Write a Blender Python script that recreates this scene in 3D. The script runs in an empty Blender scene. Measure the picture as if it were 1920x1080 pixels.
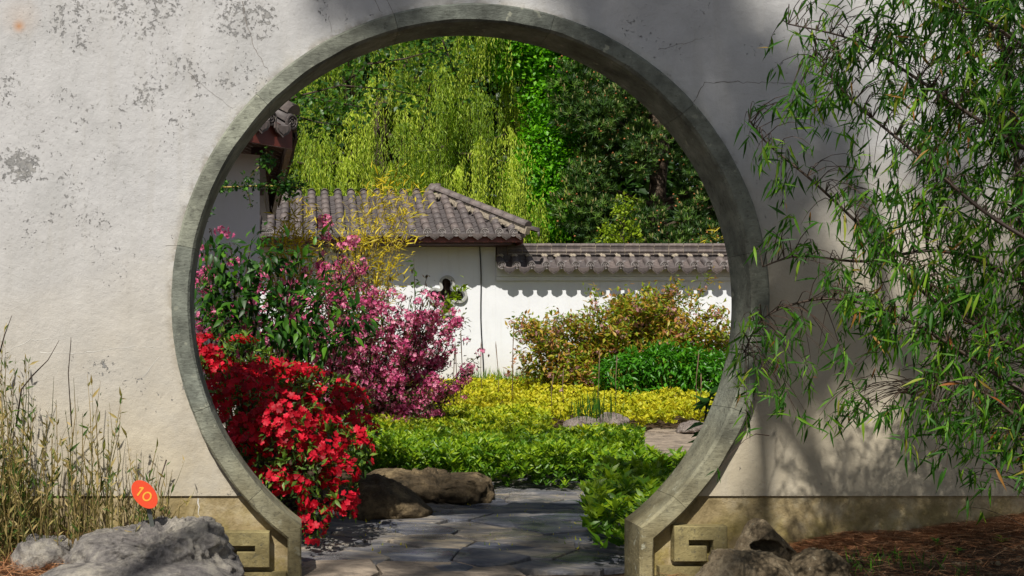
import bpy, bmesh, math, random
import numpy as np
from mathutils import Vector, Matrix, noise
from mathutils.geometry import tessellate_polygon
PI = math.pi
rng = np.random.default_rng(7)
random.seed(7)
SC = bpy.context.scene
COL = SC.collection

# ------------------------------------------------------------------ camera, sky, sun, exposure
F, VX, HY, EH = 2200.0, 555.0, 650.0, 0.95      # focal length and vanishing point in photo pixels, eye height
cd = bpy.data.cameras.new('camera')
cam = bpy.data.objects.new('camera', cd); COL.objects.link(cam)
cam.location = (0, 0, EH); cam.rotation_euler = (PI/2, 0, 0)
cd.sensor_width = 36; cd.lens = 36*F/1920
cd.shift_x = (960-VX)/1920; cd.shift_y = (HY-540)/1920
cd.clip_start = 0.05; cd.clip_end = 900
SC.camera = cam
SUN = Vector((0.38, 1.0, -1.2)).normalized()     # direction the light travels
world = bpy.data.worlds.new('World'); SC.world = world; world.use_nodes = True
wn = world.node_tree.nodes; wl = world.node_tree.links
sky = wn.new('ShaderNodeTexSky'); sky.sky_type = 'NISHITA'; sky.sun_disc = False
sky.sun_elevation = math.asin(-SUN.z); sky.sun_rotation = math.radians(200.8)
hs = wn.new('ShaderNodeHueSaturation'); hs.inputs['Saturation'].default_value = .62; wl.new(sky.outputs[0], hs.inputs['Color']); wl.new(hs.outputs[0], wn['Background'].inputs[0]); wn['Background'].inputs[1].default_value = 0.062
sl = bpy.data.lights.new('sun', 'SUN'); sl.energy = 5.0; sl.angle = math.radians(0.6); sl.color = (1.0, 0.95, 0.87)
so = bpy.data.objects.new('sun', sl); COL.objects.link(so); so.location = (-5, -10, 14)
so.rotation_euler = SUN.to_track_quat('-Z', 'Y').to_euler()
SC.view_settings.view_transform = 'Standard'; SC.view_settings.look = 'None'
SC.view_settings.exposure = 0.17; SC.view_settings.gamma = 1; SC.view_settings.use_curve_mapping = False
SC.render.engine = 'CYCLES'
SC.cycles.max_bounces = 8; SC.cycles.transparent_max_bounces = 4

# ------------------------------------------------------------------ helpers
def P(px, py, Y): return Vector(((px-VX)/F*Y, Y, EH+(HY-py)/F*Y))
def sst(a, b, v):
    t = min(1, max(0, (v-a)/(b-a))); return t*t*(3-2*t)
WORLD = {}
def link(o, parent=None, local=False):
    COL.objects.link(o)
    pw = WORLD.get(parent.name, Vector((0, 0, 0))) if parent else Vector((0, 0, 0))
    if parent: o.parent = parent
    if not local: o.location = -pw
    WORLD[o.name] = pw + Vector(o.location)
    return o
def thing(name, label, cat, loc=(0, 0, 0), group=None):
    o = bpy.data.objects.new(name, None); COL.objects.link(o)
    o.location = loc; o.empty_display_size = .1; WORLD[o.name] = Vector(loc)
    o['label'] = label; o['category'] = cat
    if group: o['group'] = group
    return o
def obj(name, me, mat=None, parent=None, kind=None, label=None, local=False):
    if mat and not me.materials: me.materials.append(mat)
    o = bpy.data.objects.new(name, me)
    link(o, parent, local)
    if kind: o['kind'] = kind
    if label: o['label'] = label
    return o
def put(name, me, parent, M, mat=None):
    """a piece sharing mesh data, placed by a matrix in world space under a parent"""
    if mat and not me.materials: me.materials.append(mat)
    o = bpy.data.objects.new(name, me); COL.objects.link(o); o.parent = parent
    pw = WORLD.get(parent.name, Vector((0, 0, 0)))
    o.matrix_local = Matrix.Translation(-pw) @ M
    WORLD[o.name] = pw
    return o
def tag(o, label, cat, group=None):
    o['label'] = label; o['category'] = cat
    if group: o['group'] = group
    return o

def npmesh(name, V, Fc, rnd=None, smooth=False, mi=None):
    V = np.asarray(V, np.float32); Fc = np.asarray(Fc, np.int32)
    me = bpy.data.meshes.new(name)
    me.vertices.add(len(V)); me.vertices.foreach_set('co', V.ravel())
    k = Fc.shape[1]; m = len(Fc)
    me.loops.add(m*k); me.loops.foreach_set('vertex_index', Fc.ravel())
    me.polygons.add(m)
    me.polygons.foreach_set('loop_start', np.arange(0, m*k, k, dtype=np.int32))
    me.polygons.foreach_set('loop_total', np.full(m, k, np.int32))
    if smooth: me.polygons.foreach_set('use_smooth', np.ones(m, bool))
    if mi is not None: me.polygons.foreach_set('material_index', np.asarray(mi, np.int32))
    if rnd is not None:
        a = me.attributes.new('rnd', 'FLOAT', 'POINT'); a.data.foreach_set('value', np.asarray(rnd, np.float32))
    me.update(calc_edges=True)
    return me
def pymesh(name, V, Fs, smooth=False):
    me = bpy.data.meshes.new(name); me.from_pydata([tuple(v) for v in V], [], [tuple(f) for f in Fs]); me.update()
    if smooth: me.polygons.foreach_set('use_smooth', [True]*len(me.polygons))
    return me

class MB:
    """collects plain shapes into one mesh"""
    def __init__(s): s.V = []; s.F = []
    def add(s, V, Fs):
        b = len(s.V); s.V += [tuple(v) for v in V]; s.F += [tuple(i+b for i in f) for f in Fs]
    def box(s, x0, x1, y0, y1, z0, z1):
        V = [(x, y, z) for x in (x0, x1) for y in (y0, y1) for z in (z0, z1)]
        s.add(V, [(0, 1, 3, 2), (4, 6, 7, 5), (0, 4, 5, 1), (2, 3, 7, 6), (0, 2, 6, 4), (1, 5, 7, 3)])
    def beam(s, a, b, w, h, up=Vector((0, 0, 1))):
        a = Vector(a); b = Vector(b); d = (b-a).normalized(); x = d.cross(up).normalized(); u = x.cross(d)
        V = [p+x*sx*w/2+u*su*h/2 for p in (a, b) for sx in (-1, 1) for su in (-1, 1)]
        s.add(V, [(0, 1, 3, 2), (4, 6, 7, 5), (0, 4, 5, 1), (2, 3, 7, 6), (0, 2, 6, 4), (1, 5, 7, 3)])
    def prism(s, loops, y0, y1):
        """outer loop and holes in (x, z), extruded from y0 to y1"""
        lp = [[Vector((p[0], p[1], 0)) for p in l] for l in loops]
        tris = tessellate_polygon(lp)
        pts = [p for l in loops for p in l]; n = len(pts)
        V = [(p[0], y0, p[1]) for p in pts]+[(p[0], y1, p[1]) for p in pts]
        Fs = [t for t in tris]+[(t[2]+n, t[1]+n, t[0]+n) for t in tris]
        o = 0
        for l in loops:
            m = len(l)
            for i in range(m):
                j = (i+1) % m; Fs.append((o+i, o+j, o+j+n, o+i+n))
            o += m
        s.add(V, Fs)
    def tube(s, pts, radii, sides=6, cap=True):
        pts = [Vector(p) for p in pts]; n = len(pts); V = []; Fs = []
        for i, p in enumerate(pts):
            d = (pts[min(i+1, n-1)]-pts[max(i-1, 0)])
            if d.length < 1e-9: d = Vector((0, 0, 1))
            d.normalize()
            a = Vector((1, 0, 0)) if abs(d.x) < .8 else Vector((0, 1, 0))
            x = d.cross(a).normalized(); y = d.cross(x)
            r = radii[i] if hasattr(radii, '__len__') else radii
            for k in range(sides):
                t = 2*PI*k/sides; V.append(p+x*math.cos(t)*r+y*math.sin(t)*r)
        for i in range(n-1):
            for k in range(sides):
                k2 = (k+1) % sides
                Fs.append((i*sides+k, i*sides+k2, (i+1)*sides+k2, (i+1)*sides+k))
        if cap:
            Fs.append(tuple(range(sides))[::-1]); Fs.append(tuple((n-1)*sides+k for k in range(sides)))
        s.add(V, Fs)
    def mesh(s, name, smooth=False):
        me = pymesh(name, s.V, s.F, smooth)
        bm = bmesh.new(); bm.from_mesh(me); bmesh.ops.recalc_face_normals(bm, faces=bm.faces); bm.to_mesh(me); bm.free()
        return me

# ------------------------------------------------------------------ materials
class Mat:
    def __init__(s, name):
        s.m = bpy.data.materials.new(name); s.m.use_nodes = True
        s.n = s.m.node_tree.nodes; s.l = s.m.node_tree.links
        s.b = s.n['Principled BSDF']; s.out = s.n['Material Output']
    def node(s, t, **kw):
        x = s.n.new(t)
        for k, v in kw.items(): setattr(x, k, v)
        return x
    def coords(s):
        if not hasattr(s, 'tc'): s.tc = s.node('ShaderNodeTexCoord')
        return s.tc.outputs['Object']
    def set(s, sock, v):
        if isinstance(v, (int, float, tuple, list)):
            if isinstance(v, (tuple, list)) and len(v) == 3 and sock.type == 'RGBA': v = (*v, 1)
            sock.default_value = v
        else: s.l.new(v, sock)
    def noise(s, scale, detail=4, rough=.55, vec=None, stretch=None):
        t = s.node('ShaderNodeTexNoise'); v = vec or s.coords()
        if stretch:
            mp = s.node('ShaderNodeMapping'); s.l.new(v, mp.inputs[0]); mp.inputs['Scale'].default_value = stretch; v = mp.outputs[0]
        s.l.new(v, t.inputs['Vector']); t.inputs['Scale'].default_value = scale
        t.inputs['Detail'].default_value = detail; t.inputs['Roughness'].default_value = rough
        return t.outputs['Fac']
    def ramp(s, fac, stops, interp='LINEAR'):
        r = s.node('ShaderNodeValToRGB'); s.l.new(fac, r.inputs[0]); cr = r.color_ramp; cr.interpolation = interp
        while len(cr.elements) < len(stops): cr.elements.new(.5)
        for e, (p, c) in zip(cr.elements, stops):
            e.position = p; e.color = (*c, 1) if isinstance(c, (tuple, list)) else (c, c, c, 1)
        return r.outputs[0]
    def mix(s, fac, a, b, mode='MIX'):
        x = s.node('ShaderNodeMix', data_type='RGBA', blend_type=mode)
        s.set(x.inputs[0], fac); s.set(x.inputs[6], a); s.set(x.inputs[7], b); return x.outputs[2]
    def math(s, op, a, b=0, clamp=False):
        x = s.node('ShaderNodeMath', operation=op, use_clamp=clamp); s.set(x.inputs[0], a); s.set(x.inputs[1], b); return x.outputs[0]
    def maprange(s, v, a, b, c=0, d=1):
        x = s.node('ShaderNodeMapRange'); s.set(x.inputs[0], v)
        for i, q in enumerate((a, b, c, d)): x.inputs[i+1].default_value = q
        return x.outputs[0]
    def xyz(s, v=None):
        x = s.node('ShaderNodeSeparateXYZ'); s.l.new(v or s.coords(), x.inputs[0]); return x.outputs
    def near(s, pt, r):
        x = s.node('ShaderNodeVectorMath', operation='DISTANCE'); s.l.new(s.coords(), x.inputs[0]); x.inputs[1].default_value = pt
        return s.maprange(x.outputs['Value'], 0, r, 1, 0)
    def bump(s, h, strength=.3, dist=.01, prev=None):
        b = s.node('ShaderNodeBump'); s.set(b.inputs['Height'], h); b.inputs['Strength'].default_value = strength
        b.inputs['Distance'].default_value = dist
        if prev: s.l.new(prev, b.inputs['Normal'])
        return b.outputs[0]
    def fin(s, color, rough=.8, normal=None, spec=None, metallic=None):
        s.set(s.b.inputs['Base Color'], color); s.set(s.b.inputs['Roughness'], rough)
        if normal: s.l.new(normal, s.b.inputs['Normal'])
        if spec is not None: s.set(s.b.inputs['Specular IOR Level'], spec)
        return s.m

def simple(name, c, rough=.7, var=.25, scale=8, bump=.2, bscale=60, bdist=.004):
    m = Mat(name); n = m.noise(scale, 5)
    c0 = tuple(x*(1-var) for x in c); c1 = tuple(min(1, x*(1+var)) for x in c)
    return m.fin(m.ramp(n, [(.3, c0), (.7, c1)]), rough, m.bump(m.noise(bscale, 5), bump, bdist))

def leafmat(name, stops, trans=.35, rough=.42, spec=.4, tcol=None):
    """per leaf colour from the rnd attribute, part of the light goes through the blade"""
    m = Mat(name); a = m.node('ShaderNodeAttribute', attribute_name='rnd')
    c = m.ramp(a.outputs['Fac'], stops)
    m.set(m.b.inputs['Base Color'], c); m.b.inputs['Roughness'].default_value = rough
    m.b.inputs['Specular IOR Level'].default_value = spec
    t = m.node('ShaderNodeBsdfTranslucent'); 
    m.set(t.inputs[0], m.mix(1, c, tcol or (1.6, 1.7, .7), 'MULTIPLY'))
    mx = m.node('ShaderNodeMixShader'); mx.inputs[0].default_value = trans
    m.l.new(m.b.outputs[0], mx.inputs[1]); m.l.new(t.outputs[0], mx.inputs[2]); m.l.new(mx.outputs[0], m.out.inputs[0])
    return m.m

# wall plaster
def plaster_front():
    m = Mat('weathered_plaster'); X, _, Z = m.xyz()[0], 0, m.xyz()[2]
    n1 = m.noise(1.3, 6, .6); n2 = m.noise(6, 8, .62); nf = m.noise(38, 8, .65)
    base = m.ramp(n2, [(.25, (.41, .405, .40)), (.75, (.515, .51, .505))])
    # ochre damp rising from the ground
    zz = m.math('ADD', Z, m.math('MULTIPLY', m.math('SUBTRACT', n1, .5), .9))
    zz = m.math('SUBTRACT', zz, m.math('MULTIPLY', m.maprange(X, 1.2, 2.0), .62))
    damp = m.maprange(zz, 1.2, .15)
    base = m.mix(m.math('MULTIPLY', damp, 1.0), base, m.ramp(n2, [(.3, (.31, .235, .11)), (.7, (.58, .485, .30))]))
    # crumbled dirty edge of the render round the ring
    rx = m.node('ShaderNodeVectorMath', operation='MULTIPLY'); m.l.new(m.coords(), rx.inputs[0]); rx.inputs[1].default_value = (1, 0, 1)
    rd_ = m.node('ShaderNodeVectorMath', operation='DISTANCE'); m.l.new(rx.outputs[0], rd_.inputs[0]); rd_.inputs[1].default_value = ((882.5-VX)/(F/4.8), 0, EH+(HY-567)/(F/4.8))
    ed = m.math('MULTIPLY', m.maprange(rd_.outputs['Value'], 1.262, 1.228), m.ramp(m.noise(22, 6, .7), [(.42, 0), (.55, 1)]))
    base = m.mix(m.math('MULTIPLY', ed, .75), base, (.17, .135, .09))
    eh = m.math('MULTIPLY', m.maprange(rd_.outputs['Value'], 1.30, 1.25), m.ramp(m.noise(9, 4, .6), [(.40, 0), (.6, 1)]))
    base = m.mix(m.math('MULTIPLY', eh, .35), base, (.60, .57, .50))
    # grey smudges
    sm = m.ramp(m.noise(2.6, 7, .65), [(.50, 0), (.72, 1)])
    base = m.mix(m.math('MULTIPLY', sm, .55), base, (.33, .33, .32))
    # rain streaks
    st = m.ramp(m.noise(5, 6, .6, stretch=(3.5, 1, .35)), [(.52, 0), (.75, 1)])
    base = m.mix(m.math('MULTIPLY', m.math('MULTIPLY', m.maprange(Z, 1.6, .9), m.maprange(X, -1.0, 2.2, .8, 1.9)), .42, True), base, (.45, .405, .32))
    base = m.mix(m.math('MULTIPLY', st, .32), base, (.36, .34, .30))
    # flaked paint on the left part
    reg = m.maprange(X, .15, -.25); reg = m.math('MULTIPLY', reg, m.maprange(Z, 1.15, 1.45))
    clus = m.ramp(m.noise(2.1, 3, .5), [(.42, 0), (.60, 1)])
    fl = m.math('ADD', m.noise(46, 10, .76), m.math('MULTIPLY', m.noise(6.5, 3, .5), .50))
    thr = m.math('MULTIPLY', m.math('MULTIPLY', clus, reg), .10)
    fl = m.math('ADD', fl, thr)
    fm = m.ramp(fl, [(.925, 0), (.94, 1)])
    base = m.mix(fm, base, m.ramp(nf, [(.3, (.22, .22, .22)), (.7, (.33, .32, .30))]))
    base = m.mix(m.math('MULTIPLY', m.math('POWER', m.near((-1.145, 4.85, 2.275), .035), 1.3), .95), base, (.42, .2, .08))
    base = m.mix(m.math('MULTIPLY', m.near((-1.14, 4.85, 2.31), .10), .25), base, (.50, .33, .2))
    sp = m.ramp(m.math('ADD', m.noise(58, 5, .7), m.math('MULTIPLY', clus, .05)), [(.635, 0), (.66, 1)])
    base = m.mix(m.math('MULTIPLY', m.math('MULTIPLY', sp, reg), .7), base, (.27, .265, .25))
    pit = m.ramp(m.noise(95, 2, .5), [(.70, 0), (.76, 1)])
    base = m.mix(m.math('MULTIPLY', pit, .35), base, (.22, .2, .17))
    b = m.bump(m.noise(5, 4, .5), .22, .02); b = m.bump(nf, .5, .008, b)
    b = m.bump(m.math('MULTIPLY', fm, -1), .9, .008, b); b = m.bump(m.noise(140, 4), .25, .003, b)
    return m.fin(base, .88, b, .25)
M_PLASTER = plaster_front()
def plinth_mat():
    m = Mat('damp_plinth'); n = m.noise(5, 8, .65); Z = m.xyz()[2]
    c = m.ramp(n, [(.32, (.12, .09, .04)), (.5, (.30, .235, .125)), (.68, (.50, .43, .30))])
    moss = m.math('MULTIPLY', m.ramp(m.noise(9, 7, .65), [(.45, 0), (.6, 1)]), m.maprange(Z, .34, .05))
    c = m.mix(m.math('MULTIPLY', moss, .7), c, (.26, .21, .045))
    b = m.bump(m.noise(14, 8, .6), .7, .02); b = m.bump(m.noise(110, 4), .5, .004, b)
    return m.fin(c, .9, b, .2)
M_PLINTH = plinth_mat()
def ring_mat(name, upper, moss=1.0, st=(.45, 1, 1.2)):
    m = Mat(name); n = m.noise(7, 8, .65); Z = m.xyz()[2]
    c = m.ramp(n, [(.33, tuple(x*.50 for x in upper)), (.5, upper), (.68, tuple(x*1.6 for x in upper))])
    oi = m.node('ShaderNodeObjectInfo'); c = m.mix(1, c, m.ramp(oi.outputs['Random'], [(0, (.82, .84, .86)), (1, (1.15, 1.12, 1.05))]), 'MULTIPLY')
    zz = m.math('ADD', Z, m.math('MULTIPLY', m.math('SUBTRACT', m.noise(4, 4), .5), .5))
    c = m.mix(m.math('MULTIPLY', m.maprange(zz, .75, .1), .75*moss), c, m.ramp(n, [(.3, (.13, .10, .04)), (.7, (.31, .25, .11))]))
    lich = m.ramp(m.noise(26, 3, .5), [(.64, 0), (.69, 1)])
    lich = m.math('MULTIPLY', lich, m.ramp(m.noise(2.7, 2), [(.45, 0), (.6, 1)]))
    c = m.mix(m.math('MULTIPLY', lich, .6), c, (.42, .42, .32))
    dk = m.ramp(m.noise(48, 8, .78), [(.54, 0), (.64, 1)])
    c = m.mix(m.math('MULTIPLY', dk, .6), c, (.05, .05, .04))
    b = m.bump(m.noise(75, 4, .6, stretch=st), .7, .006); b = m.bump(m.noise(18, 7, .6), .5, .01, b)
    return m.fin(c, .82, b, .3)
M_RING = ring_mat('grey_green_stone', (.165, .175, .145))
M_BLOCK = ring_mat('lichened_stone', (.21, .19, .095), 1.0, (1, 1, 1))
M_MORTAR = simple('dark_joint', (.05, .045, .04), .95)
M_CRACK = simple('crack_shadow', (.17, .15, .13), .95)
M_CRACKL = simple('crack_filler', (.60, .58, .53), .95)
def white_wall(name, c):
    m = Mat(name); n = m.noise(3, 6, .6); Z = m.xyz()[2]
    k = m.ramp(n, [(.3, tuple(x*.93 for x in c)), (.7, c)])
    zz = m.math('ADD', Z, m.math('MULTIPLY', m.math('SUBTRACT', m.noise(2.3, 4), .5), .5))
    k = m.mix(m.math('MULTIPLY', m.maprange(zz, 1.0, .25), .55), k, (.55, .48, .34))
    st = m.ramp(m.noise(4, 6, .6, stretch=(3, 1, .3)), [(.55, 0), (.8, 1)])
    k = m.mix(m.math('MULTIPLY', st, .25), k, (.5, .48, .42))
    return m.fin(k, .85, m.bump(m.noise(30, 5), .15, .01), .25)
M_WHITE = white_wall('white_render', (.74, .755, .775))
M_WHITE_SHADED = white_wall('white_render_shade_tint', (.66, .64, .67))  # white render too; the wing's lilac shade is put into its colour
def tile_mat():
    m = Mat('grey_clay_tile'); oi = m.node('ShaderNodeObjectInfo')
    n = m.noise(14, 6, .65)
    c = m.ramp(n, [(.25, (.060, .050, .048)), (.6, (.135, .115, .108)), (.85, (.23, .20, .17))])
    c = m.mix(1, c, m.ramp(oi.outputs['Random'], [(0, (.72, .72, .75)), (1, (1.2, 1.13, 1.1))]), 'MULTIPLY')
    l = m.ramp(m.noise(30, 4), [(.6, 0), (.7, 1)])
    c = m.mix(m.math('MULTIPLY', l, .4), c, (.24, .22, .15))
    return m.fin(c, .6, m.bump(m.noise(50, 5), .35, .004), .4)
M_TILE = tile_mat()
M_PAN = simple('shaded_pan_tile', (.085, .073, .072), .75, .4, 14, .4, 50, .004)  # shadow in the troughs between barrels is put into this colour
M_DISC = simple('pale_tile_end', (.25, .225, .215), .7, .35, 20, .6, 40, .01)
M_LIME = simple('lime_mortar', (.34, .29, .22), .95, .35, 30)
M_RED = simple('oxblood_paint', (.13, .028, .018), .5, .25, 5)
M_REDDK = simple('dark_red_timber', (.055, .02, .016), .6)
M_WOOD = simple('brown_timber', (.18, .11, .065), .7, .3, 12)
M_DARKWOOD = simple('lattice_wood', (.055, .028, .02), .6)
M_SURR = simple('grey_window_surround', (.36, .36, .34), .8)
M_CABLE = simple('black_cable', (.02, .02, .022), .5)
def rockmat(name, a, b, c3, rough=.85, lich=.4, scale=5):
    m = Mat(name); n = m.noise(scale, 12, .76)
    c = m.ramp(n, [(.36, a), (.49, b), (.62, c3)])
    dk = m.ramp(m.noise(22, 8, .7), [(.50, 0), (.64, 1)]); c = m.mix(m.math('MULTIPLY', dk, .5), c, tuple(x*.45 for x in a))
    l = m.ramp(m.noise(40, 3), [(.66, 0), (.7, 1)]); c = m.mix(m.math('MULTIPLY', l, lich), c, (.45, .42, .32))
    bb = m.bump(m.noise(13, 12, .72), 1, .06); bb = m.bump(m.noise(60, 8, .75), .9, .012, bb)
    return m.fin(c, rough, bb, .2)
M_LIMEST = rockmat('grey_limestone', (.13, .12, .12), (.32, .295, .27), (.58, .53, .44), lich=.3)
M_LIMEST2 = rockmat('warm_brown_rock', (.10, .075, .045), (.24, .185, .115), (.44, .36, .24))
M_BOULDER = rockmat('dark_boulder', (.04, .032, .02), (.13, .095, .055), (.36, .27, .15), lich=.15, scale=3)
M_PINKROCK = rockmat('pale_pink_rock', (.14, .11, .10), (.30, .25, .22), (.42, .36, .32))
def slate():
    m = Mat('wet_slate'); oi = m.node('ShaderNodeObjectInfo')
    n = m.noise(3.5, 9, .65, stretch=(1, 2.2, 1))
    c = m.ramp(n, [(.28, (.045, .050, .065)), (.48, (.15, .155, .18)), (.66, (.35, .32, .27))])
    c = m.mix(1, c, m.ramp(oi.outputs['Random'], [(0, (.6, .66, .78)), (.6, (1, .97, .92)), (1, (1.35, 1.2, .95))]), 'MULTIPLY')
    wet = m.ramp(m.noise(1.9, 5, .55), [(.47, .8), (.56, .12)])
    bb = m.bump(m.noise(4, 9, .65, stretch=(.8, 3.2, 1)), 1, .05); bb = m.bump(m.noise(34, 8, .7, stretch=(.7, 2, 1)), .8, .012, bb)
    return m.fin(c, wet, bb, .5)
M_SLATE = slate()
M_PALESLAB = simple('pale_and_sunlit_stone', (.25, .20, .15), .9, .45, 9, .9, 18, .03)  # far path stone; on the threshold its pale tone stands in for sunlight
def soil_mat():
    m = Mat('dark_soil'); n = m.noise(11, 9, .7)
    c = m.ramp(n, [(.3, (.03, .020, .012)), (.55, (.08, .05, .03)), (.75, (.17, .105, .06))])
    b = m.bump(m.noise(30, 8, .7), 1, .03)
    return m.fin(c, .95, b, .2)
M_SOIL = soil_mat()
M_NEEDLE = None
M_BARK = rockmat('brown_bark', (.035, .026, .018), (.085, .06, .042), (.15, .115, .085), lich=.1)
M_BAMSTEM = simple('bamboo_stem', (.045, .026, .015), .6)
M_GOLDSTEM = simple('golden_culm', (.36, .26, .06), .5)

L_BAMBOO = leafmat('bamboo_leaf', [(0, (.016, .060, .004)), (.55, (.036, .13, .008)), (.86, (.11, .26, .012)), (.965, (.24, .38, .03)), (.98, (.34, .20, .05)), (1, (.30, .09, .02))], .38, .5, .22)
L_REED = leafmat('reed_leaf', [(0, (.035, .075, .010)), (.3, (.07, .13, .016)), (.5, (.20, .18, .04)), (1, (.42, .31, .13))], .25, .6)
L_STRAW = leafmat('straw_stem', [(0, (.03, .04, .008)), (.35, (.10, .09, .025)), (.7, (.23, .165, .06)), (1, (.42, .32, .16))], .05, .6, .3, (1, 1, 1))
L_LITTER = leafmat('pine_litter', [(0, (.13, .05, .022)), (.5, (.36, .15, .06)), (1, (.58, .33, .17))], .05, .7, .3, (1, 1, 1))
L_DARKSHRUB = leafmat('glossy_shrub_leaf', [(0, (.010, .042, .005)), (.7, (.026, .095, .008)), (1, (.10, .25, .018))], .3, .42, .3)
L_AZLEAF = leafmat('azalea_leaf', [(0, (.02, .045, .010)), (.6, (.05, .12, .015)), (1, (.16, .26, .03))], .25, .45)
L_AZ = leafmat('scarlet_petal', [(0, (.22, .002, .010)), (.5, (.50, .005, .020)), (1, (.80, .022, .055))], .38, .5, .25, (1.25, .5, .5))
L_PINK = leafmat('pink_petal', [(0, (.42, .035, .15)), (.5, (.74, .14, .32)), (1, (.90, .44, .56))], .30, .55, .25, (1.2, .9, 1.0))
L_WEILEAF = leafmat('bronze_leaf', [(0, (.030, .022, .014)), (.5, (.075, .05, .024)), (1, (.085, .13, .025))], .3, .45)
L_COVER = leafmat('ground_cover_leaf', [(0, (.025, .085, .005)), (.45, (.085, .20, .008)), (1, (.34, .46, .014))], .32, .42)
L_GOLD = leafmat('golden_spirea_leaf', [(0, (.08, .16, .006)), (.35, (.36, .41, .010)), (1, (.76, .68, .04))], .38, .5, .3, (1.2, 1.1, .5))
L_WILLOW = leafmat('willow_leaf', [(0, (.040, .100, .004)), (.5, (.20, .32, .016)), (1, (.58, .66, .08))], .46, .5)
L_BRIGHT = leafmat('fresh_green_leaf', [(0, (.05, .16, .006)), (.6, (.12, .36, .010)), (1, (.26, .55, .02))], .40, .45)
L_DARKTREE = leafmat('deep_green_leaf', [(0, (.010, .028, .006)), (.6, (.022, .06, .010)), (1, (.05, .12, .015))], .3, .45)
L_MAPLE = leafmat('maple_leaf', [(0, (.016, .050, .006)), (.6, (.035, .11, .010)), (1, (.08, .19, .015))], .36, .42)
L_PINE = leafmat('pine_needle', [(0, (.014, .046, .006)), (.6, (.045, .110, .012)), (1, (.11, .20, .022))], .12, .5, .4, (1, 1, 1))
L_CANDLE = leafmat('pine_candle', [(0, (.26, .085, .025)), (.4, (.30, .12, .04)), (.45, (.11, .12, .035)), (1, (.22, .20, .075))], .05, .6, .3, (1, 1, 1))
L_PEONY = leafmat('peony_leaf', [(0, (.020, .095, .006)), (.6, (.055, .21, .010)), (1, (.13, .36, .02))], .32, .38)
L_SPIREA = leafmat('bronze_green_leaf', [(0, (.07, .15, .010)), (.42, (.26, .33, .02)), (.68, (.44, .32, .04)), (1, (.46, .17, .10))], .35, .45)
L_PALEPINK = leafmat('pale_pink_petal', [(0, (.42, .18, .18)), (1, (.62, .38, .36))], .3, .6, .3, (1, 1, 1))
L_YBAM = leafmat('golden_bamboo_leaf', [(0, (.28, .26, .015)), (.5, (.52, .42, .015)), (1, (.72, .58, .03))], .35, .45, .3, (1.1, 1.0, .4))
L_YGREEN = leafmat('lime_leaf', [(0, (.12, .20, .008)), (1, (.32, .42, .02))], .35, .45)

# ------------------------------------------------------------------ leaf templates (x width, y length, z normal)
def T_simple(w, fold=.05, droop=.10, m=.42):
    return (np.array([(0, 0, 0), (-w/2, m, fold), (w/2, m, fold), (0, 1, -droop)], float), np.array([(0, 2, 3), (0, 3, 1)]))
def T_blade(w, fold=.03, droop=.18):
    V = [(0, 0, 0), (-w*.42, .22, fold), (0, .25, -.005), (w*.42, .22, fold), (-w*.5, .45, fold-.03), (0, .48, -.03), (w*.5, .45, fold-.03), (0, 1, -droop)]
    Fs = [(0, 2, 1), (0, 3, 2), (1, 2, 5), (1, 5, 4), (2, 3, 6), (2, 6, 5), (4, 5, 7), (5, 6, 7)]
    return (np.array(V, float), np.array(Fs))
def T_petals(n, r, cup=.35, w=.75):
    V = [(0, 0, 0)]; Fs = []
    for k in range(n):
        a = 2*PI*k/n
        for da, rr, z in ((-w*PI/n, .72*r, cup*.55*r), (-.3*w*PI/n, r, cup*r*.75), (.45*w*PI/n, .96*r, cup*r*.55), (w*PI/n, .70*r, cup*.62*r)):
            V.append((math.cos(a+da)*rr, math.sin(a+da)*rr, z))
        b = 1+4*k
        Fs += [(0, b, b+1), (0, b+1, b+2), (0, b+2, b+3)]
    return (np.array(V, float), np.array(Fs))
def scatter(T, pos, yd, zd, sc, rnd=None):
    tv, tf = T; n = len(pos); k = len(tv)
    yd = yd/np.maximum(np.linalg.norm(yd, axis=1, keepdims=True), 1e-9)
    x = np.cross(yd, zd); x /= np.maximum(np.linalg.norm(x, axis=1, keepdims=True), 1e-9)
    z = np.cross(x, yd)
    sc = np.broadcast_to(np.asarray(sc, float).reshape(-1, 1, 1), (n, 1, 1))
    V = pos[:, None, :]+sc*(tv[None, :, 0:1]*x[:, None, :]+tv[None, :, 1:2]*yd[:, None, :]+tv[None, :, 2:3]*z[:, None, :])
    Fc = tf[None]+np.arange(n)[:, None, None]*k
    if rnd is None: rnd = rng.random(n)
    return V.reshape(-1, 3), Fc.reshape(-1, tf.shape[1]), np.repeat(rnd, k)
def merge(parts):
    V = []; Fc = []; R = []; o = 0
    for v, f, r in parts:
        V.append(v); Fc.append(f+o); R.append(r); o += len(v)
    return np.concatenate(V), np.concatenate(Fc), np.concatenate(R)
def sph(n):
    v = rng.normal(size=(n, 3)); return v/np.linalg.norm(v, axis=1, keepdims=True)
def blob_points(blobs, n, lo=.7, hi=1.02):
    """points in the outer shell of a set of ellipsoids (x, y, z, rx, ry, rz); also the outward direction"""
    B = np.array(blobs, float); w = (B[:, 3]*B[:, 5]); w = w/w.sum()
    i = rng.choice(len(B), n, p=w); d = sph(n); r = lo+(hi-lo)*rng.random((n, 1))**.6
    p = B[i, :3]+d*B[i, 3:6]*r
    nd = d/B[i, 3:6]; nd /= np.linalg.norm(nd, axis=1, keepdims=True)
    return p, nd
def clumpy(blobs, nclump, per, cr, lo=.6):
    """leaf positions in small clumps spread over the blobs' shells"""
    c, nd = blob_points(blobs, nclump, lo)
    p = np.repeat(c, per, 0)+rng.normal(size=(nclump*per, 3))*cr*np.array((1, 1, .7))
    return p, np.repeat(nd, per, 0), np.repeat(rng.random(nclump), per)
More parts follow.
